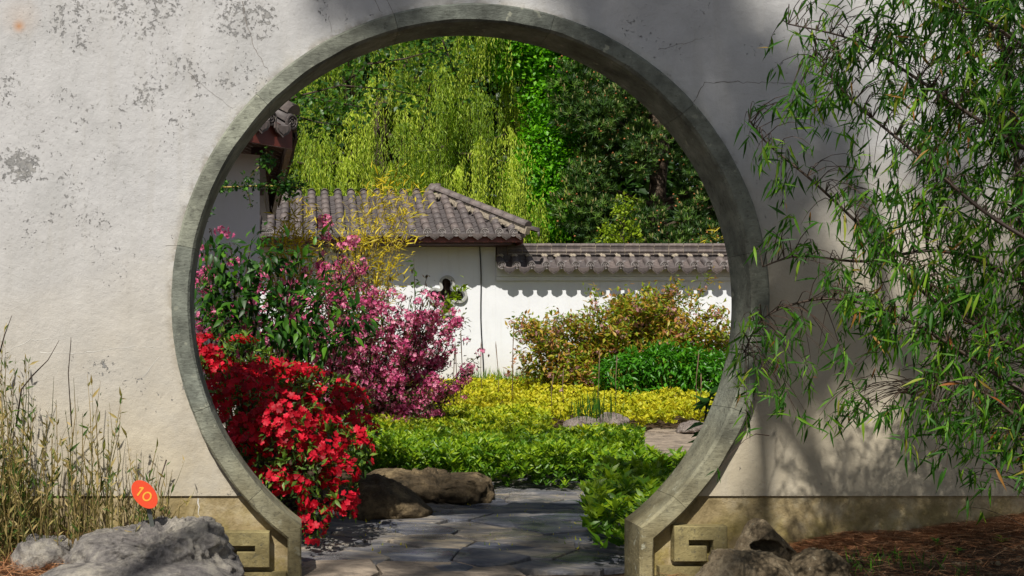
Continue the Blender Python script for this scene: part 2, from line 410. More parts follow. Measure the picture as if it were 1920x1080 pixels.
def leaves_on(p, nd, T, size, out=.8, down=.25, jitter=.8, up=1.0, rnd=None, szv=.3):
    n = len(p)
    yd = nd*out+rng.normal(size=(n, 3))*jitter; yd[:, 2] -= down
    zd = np.array([0, 0, up])+nd*.5+rng.normal(size=(n, 3))*.45
    return scatter(T, p, yd, zd, size*(1-szv+2*szv*rng.random(n)), rnd)
def crown_rnd(clump_rnd, k=.55):
    return np.clip(clump_rnd*k+rng.random(len(clump_rnd))*(1-k), 0, 1)
def limb(mb, a, b, r0, r1, wob=.08, n=6, sides=6):
    a = Vector(a); b = Vector(b); L = (b-a).length; pts = []
    for i in range(n+1):
        t = i/n; p = a.lerp(b, t)
        if 0 < i < n: p += Vector((random.gauss(0, 1), random.gauss(0, 1), random.gauss(0, .5)))*wob*L*.35
        pts.append(p)
    mb.tube(pts, [r0+(r1-r0)*i/n for i in range(n+1)], sides)
    return pts
def leaf_parts(name, T, mat, parent, pos, yd, zd, sc, variants=6, rv=None):
    """the leaves (or blooms) that show largest, each an object sharing one of a few meshes"""
    rv = rv if rv is not None else np.linspace(.1, .95, variants)
    mes = [npmesh(name, T[0], T[1], np.full(len(T[0]), r)) for r in rv]
    for me in mes: me.materials.append(mat)
    yd = yd/np.linalg.norm(yd, axis=1, keepdims=True)
    x = np.cross(yd, zd); x /= np.linalg.norm(x, axis=1, keepdims=True); z = np.cross(x, yd)
    for i in range(len(pos)):
        s = float(sc[i]); M = Matrix(((x[i, 0]*s, yd[i, 0]*s, z[i, 0]*s, pos[i, 0]), (x[i, 1]*s, yd[i, 1]*s, z[i, 1]*s, pos[i, 1]),
                    (x[i, 2]*s, yd[i, 2]*s, z[i, 2]*s, pos[i, 2]), (0, 0, 0, 1)))
        put(name, mes[int(rng.integers(len(mes)))], parent, M)
# ================================================================== GROUND
S0 = F/4.8
def hfront(x, y):
    l = sst(-.12, -.55, x)*.17; r = sst(1.55, 2.3, x)*.165+sst(2.3, 3.2, x)*.085
    h = l+r
    return h-max(0, 4.75-y)*.10*min(1, h/.1)+.012*noise.noise((x*5, y*5, 0))+.006*noise.noise((x*17, y*17, 3))
gm = MB(); gm.box(-150, 150, -60, 300, -.6, -.08)
g = obj('ground', gm.mesh('ground'), M_SOIL, kind='structure')
def grid(x0, x1, y0, y1, nx, ny, h):
    V = [(x0+(x1-x0)*i/nx, y0+(y1-y0)*j/ny, h(x0+(x1-x0)*i/nx, y0+(y1-y0)*j/ny)) for j in range(ny+1) for i in range(nx+1)]
    Fs = [(j*(nx+1)+i, j*(nx+1)+i+1, (j+1)*(nx+1)+i+1, (j+1)*(nx+1)+i) for j in range(ny) for i in range(nx)]
    return V, Fs
V, Fs = grid(-2.6, 4.6, 2.6, 4.875, 180, 60, lambda x, y: hfront(x, y)-.006)
obj('front_soil', pymesh('front_soil', V, Fs, True), M_SOIL, kind='structure')
V, Fs = grid(-6, 12, 5.0, 24, 90, 95, lambda x, y: -.045+.02*noise.noise((x, y, 7))+.28*sst(13.5, 18.5, y))
obj('garden_soil', pymesh('garden_soil', V, Fs, True), M_SOIL, kind='structure')

# ================================================================== FRONT WALL WITH THE MOON GATE
CX, CZ = (882.5-VX)/S0, EH+(HY-567)/S0
RI, RO = 527/S0, 561.5/S0
A_IN = math.radians(-53.0); A_OUT = math.radians(-52.3)
WALLTOP = 2.46
wall = thing('garden_wall', 'weathered off-white plastered garden wall pierced by the big round moon gate', 'wall', (CX, 4.9, 0))
def arc(r, a0, a1, n): return [(CX+math.cos(a0+(a1-a0)*i/n)*r, CZ+math.sin(a0+(a1-a0)*i/n)*r) for i in range(n+1)]
RM = RO-.012
half = math.asin((.333-CZ)/RM)
hole = arc(RM, half, PI-half, 150)
m = MB(); m.prism([[(4.9, .333), (4.9, WALLTOP), (-3.1, WALLTOP), (-3.1, .333)]+hole[::-1]], 4.85, 4.985)
obj('plaster_face', m.mesh('plaster_face'), M_PLASTER, wall)
pz = -.12
xo = CX+math.cos(A_OUT)*RM; xi = CX-math.cos(A_OUT)*RM
m = MB()
r1 = arc(RM, A_OUT, half, 14)
m.prism([[(xo, pz)]+r1+[(4.9, .333), (4.9, pz)]], 4.859, 4.98)
l1 = [(2*CX-x, z) for x, z in r1]
m.prism([[(xi, pz)]+l1+[(-3.1, .333), (-3.1, pz)]], 4.859, 4.98)
obj('plinth', m.mesh('plinth'), M_PLINTH, wall)
m = MB(); m.box(-3.1, 4.9, 4.846, 5.02, WALLTOP+.002, WALLTOP+.06)
obj('coping', m.mesh('coping'), M_RING, wall)
# ring stones
def path_pts(a0, a1, step=1.2):
    n = max(2, int(abs(a1-a0)/step)); out = []
    for i in range(n+1):
        a = math.radians(a0+(a1-a0)*i/n)
        out.append(((CX+math.cos(a)*RI, CZ+math.sin(a)*RI), (CX+math.cos(a)*RO, CZ+math.sin(a)*RO)))
    return out
ci = (CX+math.cos(A_IN)*RI, CZ+math.sin(A_IN)*RI); co = (CX+math.cos(A_OUT)*RO, CZ+math.sin(A_OUT)*RO)
mir = lambda p: (2*CX-p[0], p[1])
joints = [-43.7, -22, 10, 41.7, 73.7, 104.9, 135.8, 169, 201.7, 221.8]
segs = []
def post(n=7): return [((ci[0], ci[1]+(pz-ci[1])*i/n), (co[0], co[1]+(pz-co[1])*i/n)) for i in range(n+1)]
segs.append(post()[::-1][:-1]+[(ci, co)]+path_pts(-52.0, -43.7)[1:])
for a, b in zip(joints[:-1], joints[1:]): segs.append(path_pts(a, b))
lp = [(mir(p), mir(q)) for p, q in post()]
segs.append(path_pts(221.8, 232.0)[:-1]+lp)
YF, YB = 4.795, 5.032
for si, sg in enumerate(segs):
    V = []; Fs = []; n = len(sg)
    off = random.gauss(0, .0018)
    for i, (p, q) in enumerate(sg):
        g = .0008 if i == 0 and si > 0 else (-.0008 if i == n-1 and si < len(segs)-1 else 0)
        tx, tz = -(q[1]-p[1]), (q[0]-p[0]); L = math.hypot(tx, tz); tx, tz = tx/L*g, tz/L*g
        b = .009+.004*noise.noise((p[0]*9, p[1]*9, 1)); w = math.hypot(q[0]-p[0], q[1]-p[1]); s = b/w
        prof = [(0, YB-.008), (0, YF+b*1.2), (s, YF), (.5, YF), (1-s, YF), (1, YF+b), (1, YB-.008), (1-s, YB), (s, YB)]
        for k, (u, y) in enumerate(prof):
            j = .0016*noise.noise((p[0]*30+k, p[1]*30, k*3.1)) if k in (1, 2, 4, 5) else 0
            V.append((p[0]+(q[0]-p[0])*u+tx+j, y+off+j, p[1]+(q[1]-p[1])*u+tz+j))
    k = 9
    for i in range(n-1):
        for a in range(k):
            c = (a+1) % k; Fs.append((i*k+a, i*k+c, (i+1)*k+c, (i+1)*k+a))
    Fs.append(tuple(range(k))); Fs.append(tuple((n-1)*k+a for a in range(k))[::-1])
    mm = MB(); mm.add(V, Fs); obj('ring_stone', mm.mesh('ring_stone'), M_RING, wall)
# mortar core behind the joints
m = MB(); core = arc(RI+.006, math.radians(-50), math.radians(230), 120)+arc(RO-.006, math.radians(-50), math.radians(230), 120)[::-1]
m.prism([core], YF+.012, YB-.012); obj('joint_mortar', m.mesh('joint_mortar'), M_MORTAR, wall)
# carved meander blocks
def xz(px, py): return ((px-VX)/S0, EH+(HY-py)/S0)
g_out = [(1265.6, 986.9), (1365, 986.9), (1365, 1056), (1339, 1056), (1339, 1014), (1293, 1014), (1293, 1025), (1327, 1025), (1327, 1054), (1265.6, 1054)]
for sgn in (1, -1):
    pts = [xz(px if sgn > 0 else 1771-px, py+(0 if sgn > 0 else 11)) for px, py in g_out]
    if sgn < 0: pts = pts[::-1]
    m = MB(); m.prism([pts], 4.805, 4.8585); me = m.mesh('meander_block')
    bm = bmesh.new(); bm.from_mesh(me)
    es = [e for e in bm.edges if len(e.link_faces) == 2 and e.calc_face_angle(0) > .7 and max(v.co.y for v in e.verts) < 4.85]
    bmesh.ops.bevel(bm, geom=es, offset=.003, segments=1, affect='EDGES'); bm.to_mesh(me); bm.free()
    obj('meander_block', me, M_BLOCK, wall)
    x0, x1 = (xz(1238, 0)[0], xz(1372, 0)[0]) if sgn > 0 else (xz(400, 0)[0], xz(537, 0)[0])
    m = MB(); zt = xz(0, 1064 if sgn > 0 else 1075)[1]
    m.box(x0+.002, x1, 4.815, 4.8585, -.1, zt); obj('base_ledge', m.mesh('base_ledge'), M_BLOCK, wall)
# cracks in the plaster: thin irregular lines
def crack(pts, w, mat=None, y=4.8492):
    full = []
    for a, b in zip(pts[:-1], pts[1:]):
        n = max(2, int(math.hypot(b[0]-a[0], b[1]-a[1])/7))
        for i in range(n):
            t = i/n; full.append((a[0]+(b[0]-a[0])*t+random.gauss(0, 1.1), a[1]+(b[1]-a[1])*t+random.gauss(0, 1.1)))
    full.append(pts[-1]); V = []; Fs = []; n = len(full)
    for i, (px, py) in enumerate(full):
        x, z = xz(px, py)[0]*4.85/4.8, EH+(HY-py)/F*4.85
        q = full[min(i+1, n-1)]; p0 = full[max(i-1, 0)]; dx, dy = q[0]-p0[0], q[1]-p0[1]; L = math.hypot(dx, dy) or 1
        ww = w*(.4+.9*random.random())*(1-.6*i/n)/2
        V += [(x+dy/L*ww, y, z+dx/L*ww), (x-dy/L*ww, y, z-dx/L*ww)]
        if i: Fs.append((2*i-2, 2*i-1, 2*i+1, 2*i))
    obj('crack', pymesh('crack', V, Fs), mat or M_CRACK, wall)
crack([(454, 4), (464, 50), (476, 88), (493, 118), (504, 136)], .0035)
crack([(352, 133), (385, 165), (405, 180), (436, 203)], .0022)
crack([(700, -5), (712, 18), (718, 24)], .003); crack([(722, -5), (733, 14), (738, 26)], .003)
crack([(617, 28), (622, 60)], .002)
crack([(1300, 190), (1322, 154), (1400, 154), (1510, 157)], .0032)
crack([(1232, 93), (1290, 80), (1320, 70)], .0018)
crack([(335, 459), (310, 461)], .002)
crack([(20, 655), (50, 640), (105, 634)], .0035, M_CRACKL); crack([(75, 660), (150, 662), (240, 650), (300, 652)], .003, M_CRACKL)
crack([(268, 708), (280, 690), (300, 668)], .003, M_CRACKL); crack([(372, 935), (374, 985)], .005, M_CRACKL, 4.8582)

# ================================================================== PATH OF FLAGSTONES
path = obj('path', pymesh('path', *grid(-1.2, 9, 4.4, 14.4, 60, 60, lambda x, y: -.038 if y > 5.0 or 0 < x < 1.5 else -.06)), M_SOIL, kind='structure')
def clip(poly, nx, ny, c):
    out = []
    for i in range(len(poly)):
        a, b = poly[i], poly[(i+1) % len(poly)]; da = a[0]*nx+a[1]*ny-c; db = b[0]*nx+b[1]*ny-c
        if da <= 0: out.append(a)
        if da*db < 0: t = da/(da-db); out.append((a[0]+(b[0]-a[0])*t, a[1]+(b[1]-a[1])*t))
    return out
def flags(x0, x1, y0, y1, dx, dy, keep, mat, hh=.0):
    seeds = []; ny = int((y1-y0)/dy)
    for j in range(ny+1):
        for i in range(int((x1-x0)/dx)+2):
            seeds.append((x0+(i+(j % 2)*.5)*dx+random.uniform(-.3, .3)*dx, y0+(j+.5)*dy+random.uniform(-.28, .28)*dy))
    for s in seeds:
        if not keep(*s): continue
        poly = [(s[0]-dx*1.6, s[1]-dy*1.6), (s[0]+dx*1.6, s[1]-dy*1.6), (s[0]+dx*1.6, s[1]+dy*1.6), (s[0]-dx*1.6, s[1]+dy*1.6)]
        for q in seeds:
            if q is s or abs(q[0]-s[0]) > dx*2.6 or abs(q[1]-s[1]) > dy*2.6: continue
            nx, nyy = q[0]-s[0], q[1]-s[1]; poly = clip(poly, nx, nyy, nx*(q[0]+s[0])/2+nyy*(q[1]+s[1])/2)
            if len(poly) < 3: break
        if len(poly) < 3: continue
        cx = sum(p[0] for p in poly)/len(poly); cy = sum(p[1] for p in poly)/len(poly)
        # wobbly outline
        out = []
        for i in range(len(poly)):
            a, b = poly[i], poly[(i+1) % len(poly)]; n = max(1, int(math.hypot(b[0]-a[0], b[1]-a[1])/.14))
            for k in range(n):
                t = k/n; x, y = a[0]+(b[0]-a[0])*t, a[1]+(b[1]-a[1])*t
                L = math.hypot(x-cx, y-cy) or 1; g = .007+.012*abs(noise.noise((x*6, y*6, 2)))
                out.append((x+(cx-x)/L*g, y+(cy-y)/L*g))
        n = len(out); z = hh+random.uniform(-.008, .008); tx, ty = random.gauss(0, .012), random.gauss(0, .012)
        zz = lambda x, y: z+(x-cx)*tx+(y-cy)*ty
        V = [(x, y, -.035) for x, y in out]+[(x, y, zz(x, y)-.005) for x, y in out]
        V += [(x+(cx-x)*.03, y+(cy-y)*.03, zz(x, y)) for x, y in out]+[(x+(cx-x)*.5, y+(cy-y)*.5, zz(x, y)+.014*noise.noise((x*5, y*5, 0))) for x, y in out]+[(cx, cy, z)]
        Fs = []
        for r in range(3):
            for i in range(n): j = (i+1) % n; Fs.append((r*n+i, r*n+j, (r+1)*n+j, (r+1)*n+i))
        for i in range(n): Fs.append((3*n+i, 3*n+(i+1) % n, 4*n))
        obj('flagstone', pymesh('flagstone', V, Fs), mat, path)
def keep_near(x, y):
    if y < 5.05 and not (CX-.66 < x < CX+.7): return False
    left = -.55 if y < 5.9 else -.55+(y-5.9)*.75
    right = 1.75 if y < 6.2 else 1.75+(y-6.2)*.62
    return left < x < right and y < 8.9
flags(-.8, 3.6, 4.5, 8.7, .58, .17, lambda x, y: keep_near(x, y) and y > 5.0, M_SLATE, .0)
flags(-.3, 1.9, 4.1, 4.95, .6, .22, lambda x, y: -.1 < x < 1.5 and y < 4.9, M_PALESLAB, .008)  # sunlit threshold strip, the sunlight put into a paler stone colour
flags(2.0, 7.5, 8.6, 13.3, .70, .42, lambda x, y: (x > .19*y and 9.3 < y < 13.2) or (x > 2.75 and y < 9.4) , M_PALESLAB, .02)

# ================================================================== ROCKS
def ico(sub):
    bm = bmesh.new(); bmesh.ops.create_icosphere(bm, subdivisions=sub, radius=1)
    V = np.array([v.co[:] for v in bm.verts]); Fc = np.array([[v.index for v in f.verts] for f in bm.faces]); bm.free(); return V, Fc
ICO = {k: ico(k) for k in (3, 4, 5, 6)}
def rock(prof, Y, depth, amp, label, mat, seed=0, sub=5, rough=1.0, holes=(), group=None, name='rock'):
    """prof: silhouette corner points in the photo seen at distance Y, turned into real metres"""
    pts = [P(px, py, Y) for px, py in prof]
    cx = sum(p.x for p in pts)/len(pts); cz = sum(p.z for p in pts)/len(pts)
    fine = []
    for i in range(len(pts)):
        a, b = pts[i], pts[(i+1) % len(pts)]
        for k in range(12): q = a.lerp(b, k/12); fine.append((math.atan2(q.z-cz, q.x-cx), math.hypot(q.x-cx, q.z-cz)))
    fine.sort(); an = np.array([f[0] for f in fine]); ra = np.array([f[1] for f in fine])
    U, Fc = ICO[sub]; phi = np.arctan2(U[:, 2], U[:, 0]); R = np.interp(phi, an, ra, period=2*PI)
    rr = np.hypot(U[:, 0], U[:, 2]); 
    shape = rr**.8
    V = np.stack([cx+np.cos(phi)*R*shape, Y+U[:, 1]*depth, cz+np.sin(phi)*R*shape], 1)
    size = float(R.mean()); out = []
    for v, u in zip(V, U):
        q = Vector(v)*(2.2/size)*.5+Vector((seed*7.3, seed*3.1, 0))
        d = noise.fractal(q, .9, 2.1, 6)*.5+abs(noise.noise(q*1.7))*-.45+.12
        d += noise.fractal(q*5, .8, 2.1, 4)*.22*rough-.50*rough*abs(noise.noise(q*3.0+Vector((9, 2, 1))))-.30*rough*abs(noise.noise(q*7))-.14*rough*abs(noise.noise(q*16))+.26*rough
        w = Vector(v)+Vector(u)*d*amp*size
        for hx, hz, hr, hd in holes:
            k = ((w.x-hx)/hr)**2+((w.z-hz)/(hr*.52))**2
            if k < 1.25 and u[1] < 0: w.y += hd*max(0, 1-(k/1.25)**2)
        out.append(w[:])
    o = obj(name, npmesh(name, out, Fc, smooth=False), mat); 
    tag(o, label, 'rock', group)
    return o
rock([(128, 1040), (160, 1003), (215, 992), (262, 996), (300, 985), (345, 976), (385, 978), (410, 1000), (430, 1035), (452, 1060), (458, 1100), (300, 1150), (128, 1120)], 4.42, .24, .30,
     'large pale grey limestone rock with rugged top beside the left meander block', M_LIMEST, 1, sub=6)
rock([(28, 1040), (40, 1010), (80, 1004), (115, 1010), (136, 1030), (134, 1062), (90, 1080), (30, 1078)], 4.45, .14, .3,
     'small grey rock at the foot of the reeds, left of the large limestone', M_LIMEST, 2, sub=4)
rock([(62, 1085), (110, 1064), (180, 1056), (270, 1058), (330, 1056), (400, 1062), (440, 1080), (450, 1140), (60, 1140)], 4.18, .16, .22,
     'low flat grey rock in front of the large limestone at the bottom edge', M_LIMEST, 3)
hx, hz = P(1422, 1020, 4.6).x, P(1422, 1020, 4.6).z
rock([(1372, 1045), (1392, 1010), (1410, 976), (1420, 971), (1432, 974), (1450, 995), (1472, 1018), (1490, 1034), (1490, 1070), (1372, 1070)], 4.6, .10, .09,
     'pointed tan rock with a dark hole through it, right of the gate', M_LIMEST2, 4, holes=[(hx, hz, .052, .11), (P(1468, 0, 4.6).x, P(0, 1028, 4.6).z, .013, .05)], rough=.5)
rock([(1305, 1095), (1330, 1060), (1347, 1036), (1356, 1033), (1375, 1034), (1400, 1036), (1440, 1034), (1470, 1050), (1500, 1075), (1500, 1140), (1305, 1140)], 4.30, .14, .20,
     'brown lichened rock in front of the right meander block', M_LIMEST2, 5)
rock([(1470, 1085), (1495, 1058), (1520, 1036), (1540, 1030), (1560, 1034), (1580, 1052), (1588, 1085), (1580, 1140), (1470, 1140)], 4.28, .12, .20,
     'round speckled rock on the needle-covered soil, right of the brown one', M_LIMEST2, 6)
rock([(640, 975), (652, 925), (672, 898), (705, 893), (745, 905), (785, 930), (808, 952), (800, 972), (730, 985)], 6.7, .30, .2,
     'dark rounded boulder under the red azalea at the path edge', M_BOULDER, 7)
rock([(690, 935), (685, 898), (700, 882), (760, 880), (830, 888), (890, 890), (922, 900), (928, 925), (905, 945), (850, 950), (770, 955)], 7.35, .28, .42,
     'long ledge rock edging the green ground cover beside the path', M_BOULDER, 8)
rock([(985, 800), (990, 784), (1005, 779), (1018, 786), (1022, 800)], 13.2, .12, .15, 'tiny rock at the left in the yellow ground cover', M_PINKROCK, 9, sub=3)
rock([(1052, 808), (1060, 790), (1085, 781), (1105, 782), (1128, 790), (1130, 808)], 13.0, .2, .25, 'low greyish pink rock between the yellow shrubs and the path', M_PINKROCK, 10, sub=4)
rock([(1118, 812), (1122, 785), (1138, 774), (1160, 776), (1178, 786), (1172, 812)], 12.8, .2, .4, 'tallest pinkish rock with a dark cleft beside the far path', M_PINKROCK, 11, sub=4)
rock([(1268, 812), (1280, 795), (1300, 789), (1322, 793), (1330, 812)], 12.6, .2, .25, 'pale rock at the right end of the yellow ground cover', M_PINKROCK, 12, sub=4)

# ================================================================== PAVILION BEHIND (white wall, grey tile roof)
pav = thing('garden_pavilion', 'white garden building with grey barrel tile roof and red eave board behind the pink shrub', 'building', (1.5, 19.5, .2))
YW, YE = 19.55, 18.93
def at(px, Y): return (px-VX)/F*Y
def zt(py, Y): return EH+(HY-py)/F*Y
ZE = zt(437, YE)                                  # tile surface height at the eave
xR = at(929, YW)
# quatrefoil window outline
def quatre(R, off, d, grow=0):
    r = math.hypot(off-d, d)-R; R2 = R+grow; r2 = r-grow; out = []
    for q in range(4):
        c, s = math.cos(q*PI/2), math.sin(q*PI/2)
        # tangent point direction from lobe centre to notch centre
        a = math.atan2(d, d-off)
        for i in range(17):
            t = -a+(2*a)*i/16; x, y = off+math.cos(t)*R2, math.sin(t)*R2; out.append((x*c-y*s, x*s+y*c))
        # notch arc from facing this lobe to facing the next one (concave side)
        a0 = math.atan2(0-d, off-d); a1 = math.atan2(off-d, 0-d)
        a0n, a1n = a0, a1-2*PI if a1 > a0 else a1
        for i in range(1, 8):
            t = a0n+(a1n-a0n)*i/8; x, y = d+math.cos(t)*r2, d+math.sin(t)*r2; out.append((x*c-y*s, x*s+y*c))
    return out
QC = (at(838, YW), zt(554, YW))
inner = [(QC[0]+x, QC[1]+z) for x, z in quatre(.100, .205, .135, -.012)]
outer = [(QC[0]+x, QC[1]+z) for x, z in quatre(.100, .205, .135, .030)]
m = MB(); m.prism([[(-3.2, .1), (xR, .1), (xR, zt(461, YW)), (-3.2, zt(461, YW))], inner], YW, YW+.18)
obj('wall_face', m.mesh('wall_face'), M_WHITE, pav)
m = MB(); m.prism([outer, inner], YW-.05, YW-.001)
wf = obj('window_surround', m.mesh('window_surround'), M_SURR, pav, label='quatrefoil window surround of grey stone')
m = MB(); m.box(QC[0]-.5, QC[0]+.5, YW+.30, YW+.34, QC[1]-.5, QC[1]+.5)
for i in range(-4, 5): m.box(QC[0]+i*.09-.012, QC[0]+i*.09+.012, YW+.20, YW+.24, QC[1]-.4, QC[1]+.4)
for i in range(-3, 4): m.box(QC[0]-.4, QC[0]+.4, YW+.245, YW+.27, QC[1]+i*.12-.01, QC[1]+i*.12+.01)
obj('lattice', m.mesh('lattice'), M_DARKWOOD, wf)
# eave board, soffit, rail
m = MB(); m.box(-3.2, at(978, YE+.06), YE+.06, YE+.09, zt(454, YE+.06), ZE-.04)
m.beam((at(978, YE+.06)+.015, YE+.06, ZE-.10), (at(978, YE+.06)+.015, YE+3.2, ZE-.10), .03, .12)
obj('eave_board', m.mesh('eave_board'), M_RED, pav)
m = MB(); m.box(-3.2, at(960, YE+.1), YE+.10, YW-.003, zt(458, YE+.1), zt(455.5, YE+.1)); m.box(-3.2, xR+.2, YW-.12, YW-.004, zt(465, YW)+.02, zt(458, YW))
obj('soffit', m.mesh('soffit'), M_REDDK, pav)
TH = math.radians(26.3); RUN = 1.69; SL = RUN/math.cos(TH)
hipx0, hipx1 = at(985, YE)+.02, at(825, YE+RUN)
def slope_len(x):                                  # how far up the slope a column at x runs before the hip
    if x < hipx1: return SL
    return SL*max(0, (hipx0-x)/(hipx0-hipx1))
m = MB()   # solid under the tiles
zr = ZE+RUN*math.tan(TH)
V = [(-3.2, YE+.08, ZE-.03), (hipx0-.05, YE+.08, ZE-.03), (hipx1, YE+RUN, zr-.06), (-3.2, YE+RUN, zr-.06), (-3.2, YE+2*RUN, ZE-.03), (hipx0-.05, YE+2*RUN, ZE-.03)]
m.add(V, [(0, 1, 2, 3), (3, 2, 5, 4), (1, 5, 2), (0, 3, 4), (0, 4, 5, 1)])
obj('roof_bed', m.mesh('roof_bed'), M_LIME, pav)
# tile meshes, local: x across, y up the slope, z out of the slope
def barrel_mesh(L, r, n=8, lip=.93):
    V = []; Fs = []
    for (y, q) in ((0, 1.0), (L*.94, lip), (L, lip*.97)):
        for k in range(n+1):
            a = PI*k/n; V.append((math.cos(a)*r*q, y, math.sin(a)*r*q))
    for i in range(2):
        for k in range(n): b = i*(n+1); Fs.append((b+k, b+k+1, b+n+2+k, b+n+1+k))
    V.append((0, 0, 0)); c = len(V)-1
    for k in range(n): Fs.append((c, k+1, k))
    me = pymesh('barrel_tile', V, Fs, False); me.polygons.foreach_set('use_smooth', [len(p.vertices) == 4 for p in me.polygons]); return me
def pan_mesh(L, w, n=6, th=.014, sag=.035):
    V = []; Fs = []
    for z0 in (0, -th):
        for y in (0, L):
            for k in range(n+1):
                u = k/n*2-1; V.append((u*w/2, y-(.012*(1-u*u) if y == 0 else 0), -sag*(1-u*u)+z0+.02))
    m1 = n+1
    for k in range(n):
        Fs += [(k, k+1, m1+k+1, m1+k), (2*m1+k, 3*m1+k, 3*m1+k+1, 2*m1+k+1), (k, 2*m1+k, 2*m1+k+1, k+1)]
    return pymesh('pan_tile', V, Fs)
def disc_mesh(r):
    m = MB(); n = 18
    rings = [(0, 0.014), (.18, .016), (.24, .002), (.36, .002), (.42, .016), (.54, .016), (.60, .002), (.74, .002), (.80, .018), (1.0, .016), (1.0, -.01)]
    V = []; Fs = []
    for q, h in rings[1:]:
        for k in range(n):
            a = 2*PI*k/n; wob = (.004*math.sin(a*5) if .3 < q < .6 else 0); V.append((math.cos(a)*r*q, -h-wob, math.sin(a)*r*q))
    for i in range(len(rings)-2):
        for k in range(n): j = (k+1) % n; Fs.append((i*n+k, i*n+j, (i+1)*n+j, (i+1)*n+k))
    V.append((0, -.014, 0)); c = len(V)-1
    for k in range(n): Fs.append((c, (k+1) % n, k))
    m.add(V, Fs); me = m.mesh('end_disc'); return me
def drip_mesh(w, h):
    pts = [(-w/2, 0), (-w*.5, -h*.40), (-w*.36, -h*.68), (-w*.16, -h*.82), (0, -h), (w*.16, -h*.82), (w*.36, -h*.68), (w*.5, -h*.40), (w/2, 0), (w*.25, -h*.14), (0, -h*.18), (-w*.25, -h*.14)]
    m = MB(); m.prism([pts], -.012, .004)
    p2 = [(x*.72, z*.72-h*.09) for x, z in pts]; m.prism([p2], -.018, -.0125)
    return m.mesh('drip_tile')
BAR = barrel_mesh(.25, .074, lip=.90); PAN = pan_mesh(.27, .20, sag=.05); DISC = disc_mesh(.070); DRIP = drip_mesh(.165, .115)
RX = Matrix.Rotation(TH, 4, 'X')
cols = [at(962.5, YE)-.231*k for k in range(0, 24)]
for x in cols:
    Lc = slope_len(x); nb = max(1, int(round(Lc/.243)))
    for j in range(nb):
        s = j*.243
        if s > Lc-.10: break
        put('barrel_tile', BAR, pav, Matrix.Translation((x+random.gauss(0, .002), YE+s*math.cos(TH), ZE+s*math.sin(TH)+.022)) @ RX @ Matrix.Rotation(random.gauss(0, .012), 4, 'Z'), M_TILE)
    put('end_disc', DISC, pav, Matrix.Translation((x, YE-.002, ZE+.014)) @ Matrix.Rotation(.12, 4, 'X') @ Matrix.Rotation(random.random()*6, 4, 'Y'), M_DISC)
    if Lc >= SL-.01:   # rolled tile over the ridge
        m = MB(); pts = []
        V = []; Fs = []; n = 8; R = .16
        for i in range(9):
            a = TH-(2*TH)*i/8
            cy = YE+RUN-.02+math.sin(-a)*R+R*math.sin(TH); cz = zr+.010+(math.cos(a)-math.cos(TH))*R+.01
            for k in range(n+1):
                t = PI*k/n; V.append((x+math.cos(t)*.074, cy-math.sin(a)*math.sin(t)*.074, cz+.01+math.cos(a)*math.sin(t)*.074))
        for i in range(8):
            for k in range(n): b = i*(n+1); Fs.append((b+k, b+k+1, b+n+2+k, b+n+1+k))
        obj('ridge_tile', pymesh('ridge_tile', V, Fs, True), M_TILE, pav)
    xm = x+.1155
    Lp = slope_len(xm); npn = int(Lp/.215)+1
    for j in range(npn):
        s = j*.215-.02
        if s > Lp-.02: break
        put('pan_tile', PAN, pav, Matrix.Translation((xm+random.gauss(0, .002), YE+s*math.cos(TH)+.01, ZE+s*math.sin(TH)-.012+random.uniform(0, .005))) @ RX @ Matrix.Rotation(-.05, 4, 'X') @ Matrix.Rotation(random.gauss(0, .02), 4, 'Z'), M_PAN)
    if xm < hipx0-.02: put('drip_tile', DRIP, pav, Matrix.Translation((xm, YE-.012, ZE+.004)) @ Matrix.Rotation(.15, 4, 'X'), M_TILE)
# hip ridge of round tiles
ha = Vector((hipx0+.02, YE-.02, ZE+.11)); hb = Vector((hipx1-.05, YE+RUN+.02, zr+.09))
hd = (hb-ha); HL = hd.length; hd.normalize()
HIP = barrel_mesh(.29, .085, 8, .95)
def frame(o, y, up=Vector((0, 0, 1))):
    x = y.cross(up).normalized(); z = x.cross(y); return Matrix(((x.x, y.x, z.x, o.x), (x.y, y.y, z.y, o.y), (x.z, y.z, z.z, o.z), (0, 0, 0, 1)))
k = 0
while k*.27 < HL-.1:
    p = ha+hd*(k*.27)
    put('hip_tile', HIP, pav, frame(p, hd), M_TILE); k += 1
m = MB(); m.beam(ha-Vector((0, 0, .075)), hb-Vector((0, 0, .09)), .10, .12); obj('hip_mortar', m.mesh('hip_mortar'), M_LIME, pav)
# rolled top end of the hip
m = MB(); c0 = hb+Vector((.0, 0, .04)); pts = [c0+Vector((-math.sin(a)*.17, 0, math.cos(a)*.17-.17)) for a in np.linspace(-.3, 1.9, 9)]
m.tube(pts, .078, 10); obj('hip_end_roll', m.mesh('hip_end_roll', True), M_TILE, pav)
# the short tile at the corner pointing to the right
put('barrel_tile', BAR, pav, frame(Vector((hipx0+.20, YE+.06, ZE+.02)), Vector((-.96, .05, .28)).normalized()), M_TILE)
put('end_disc', DISC, pav, Matrix.Translation((hipx0+.205, YE+.06, ZE+.02)) @ Matrix.Rotation(math.radians(75), 4, 'Z'), M_TILE)
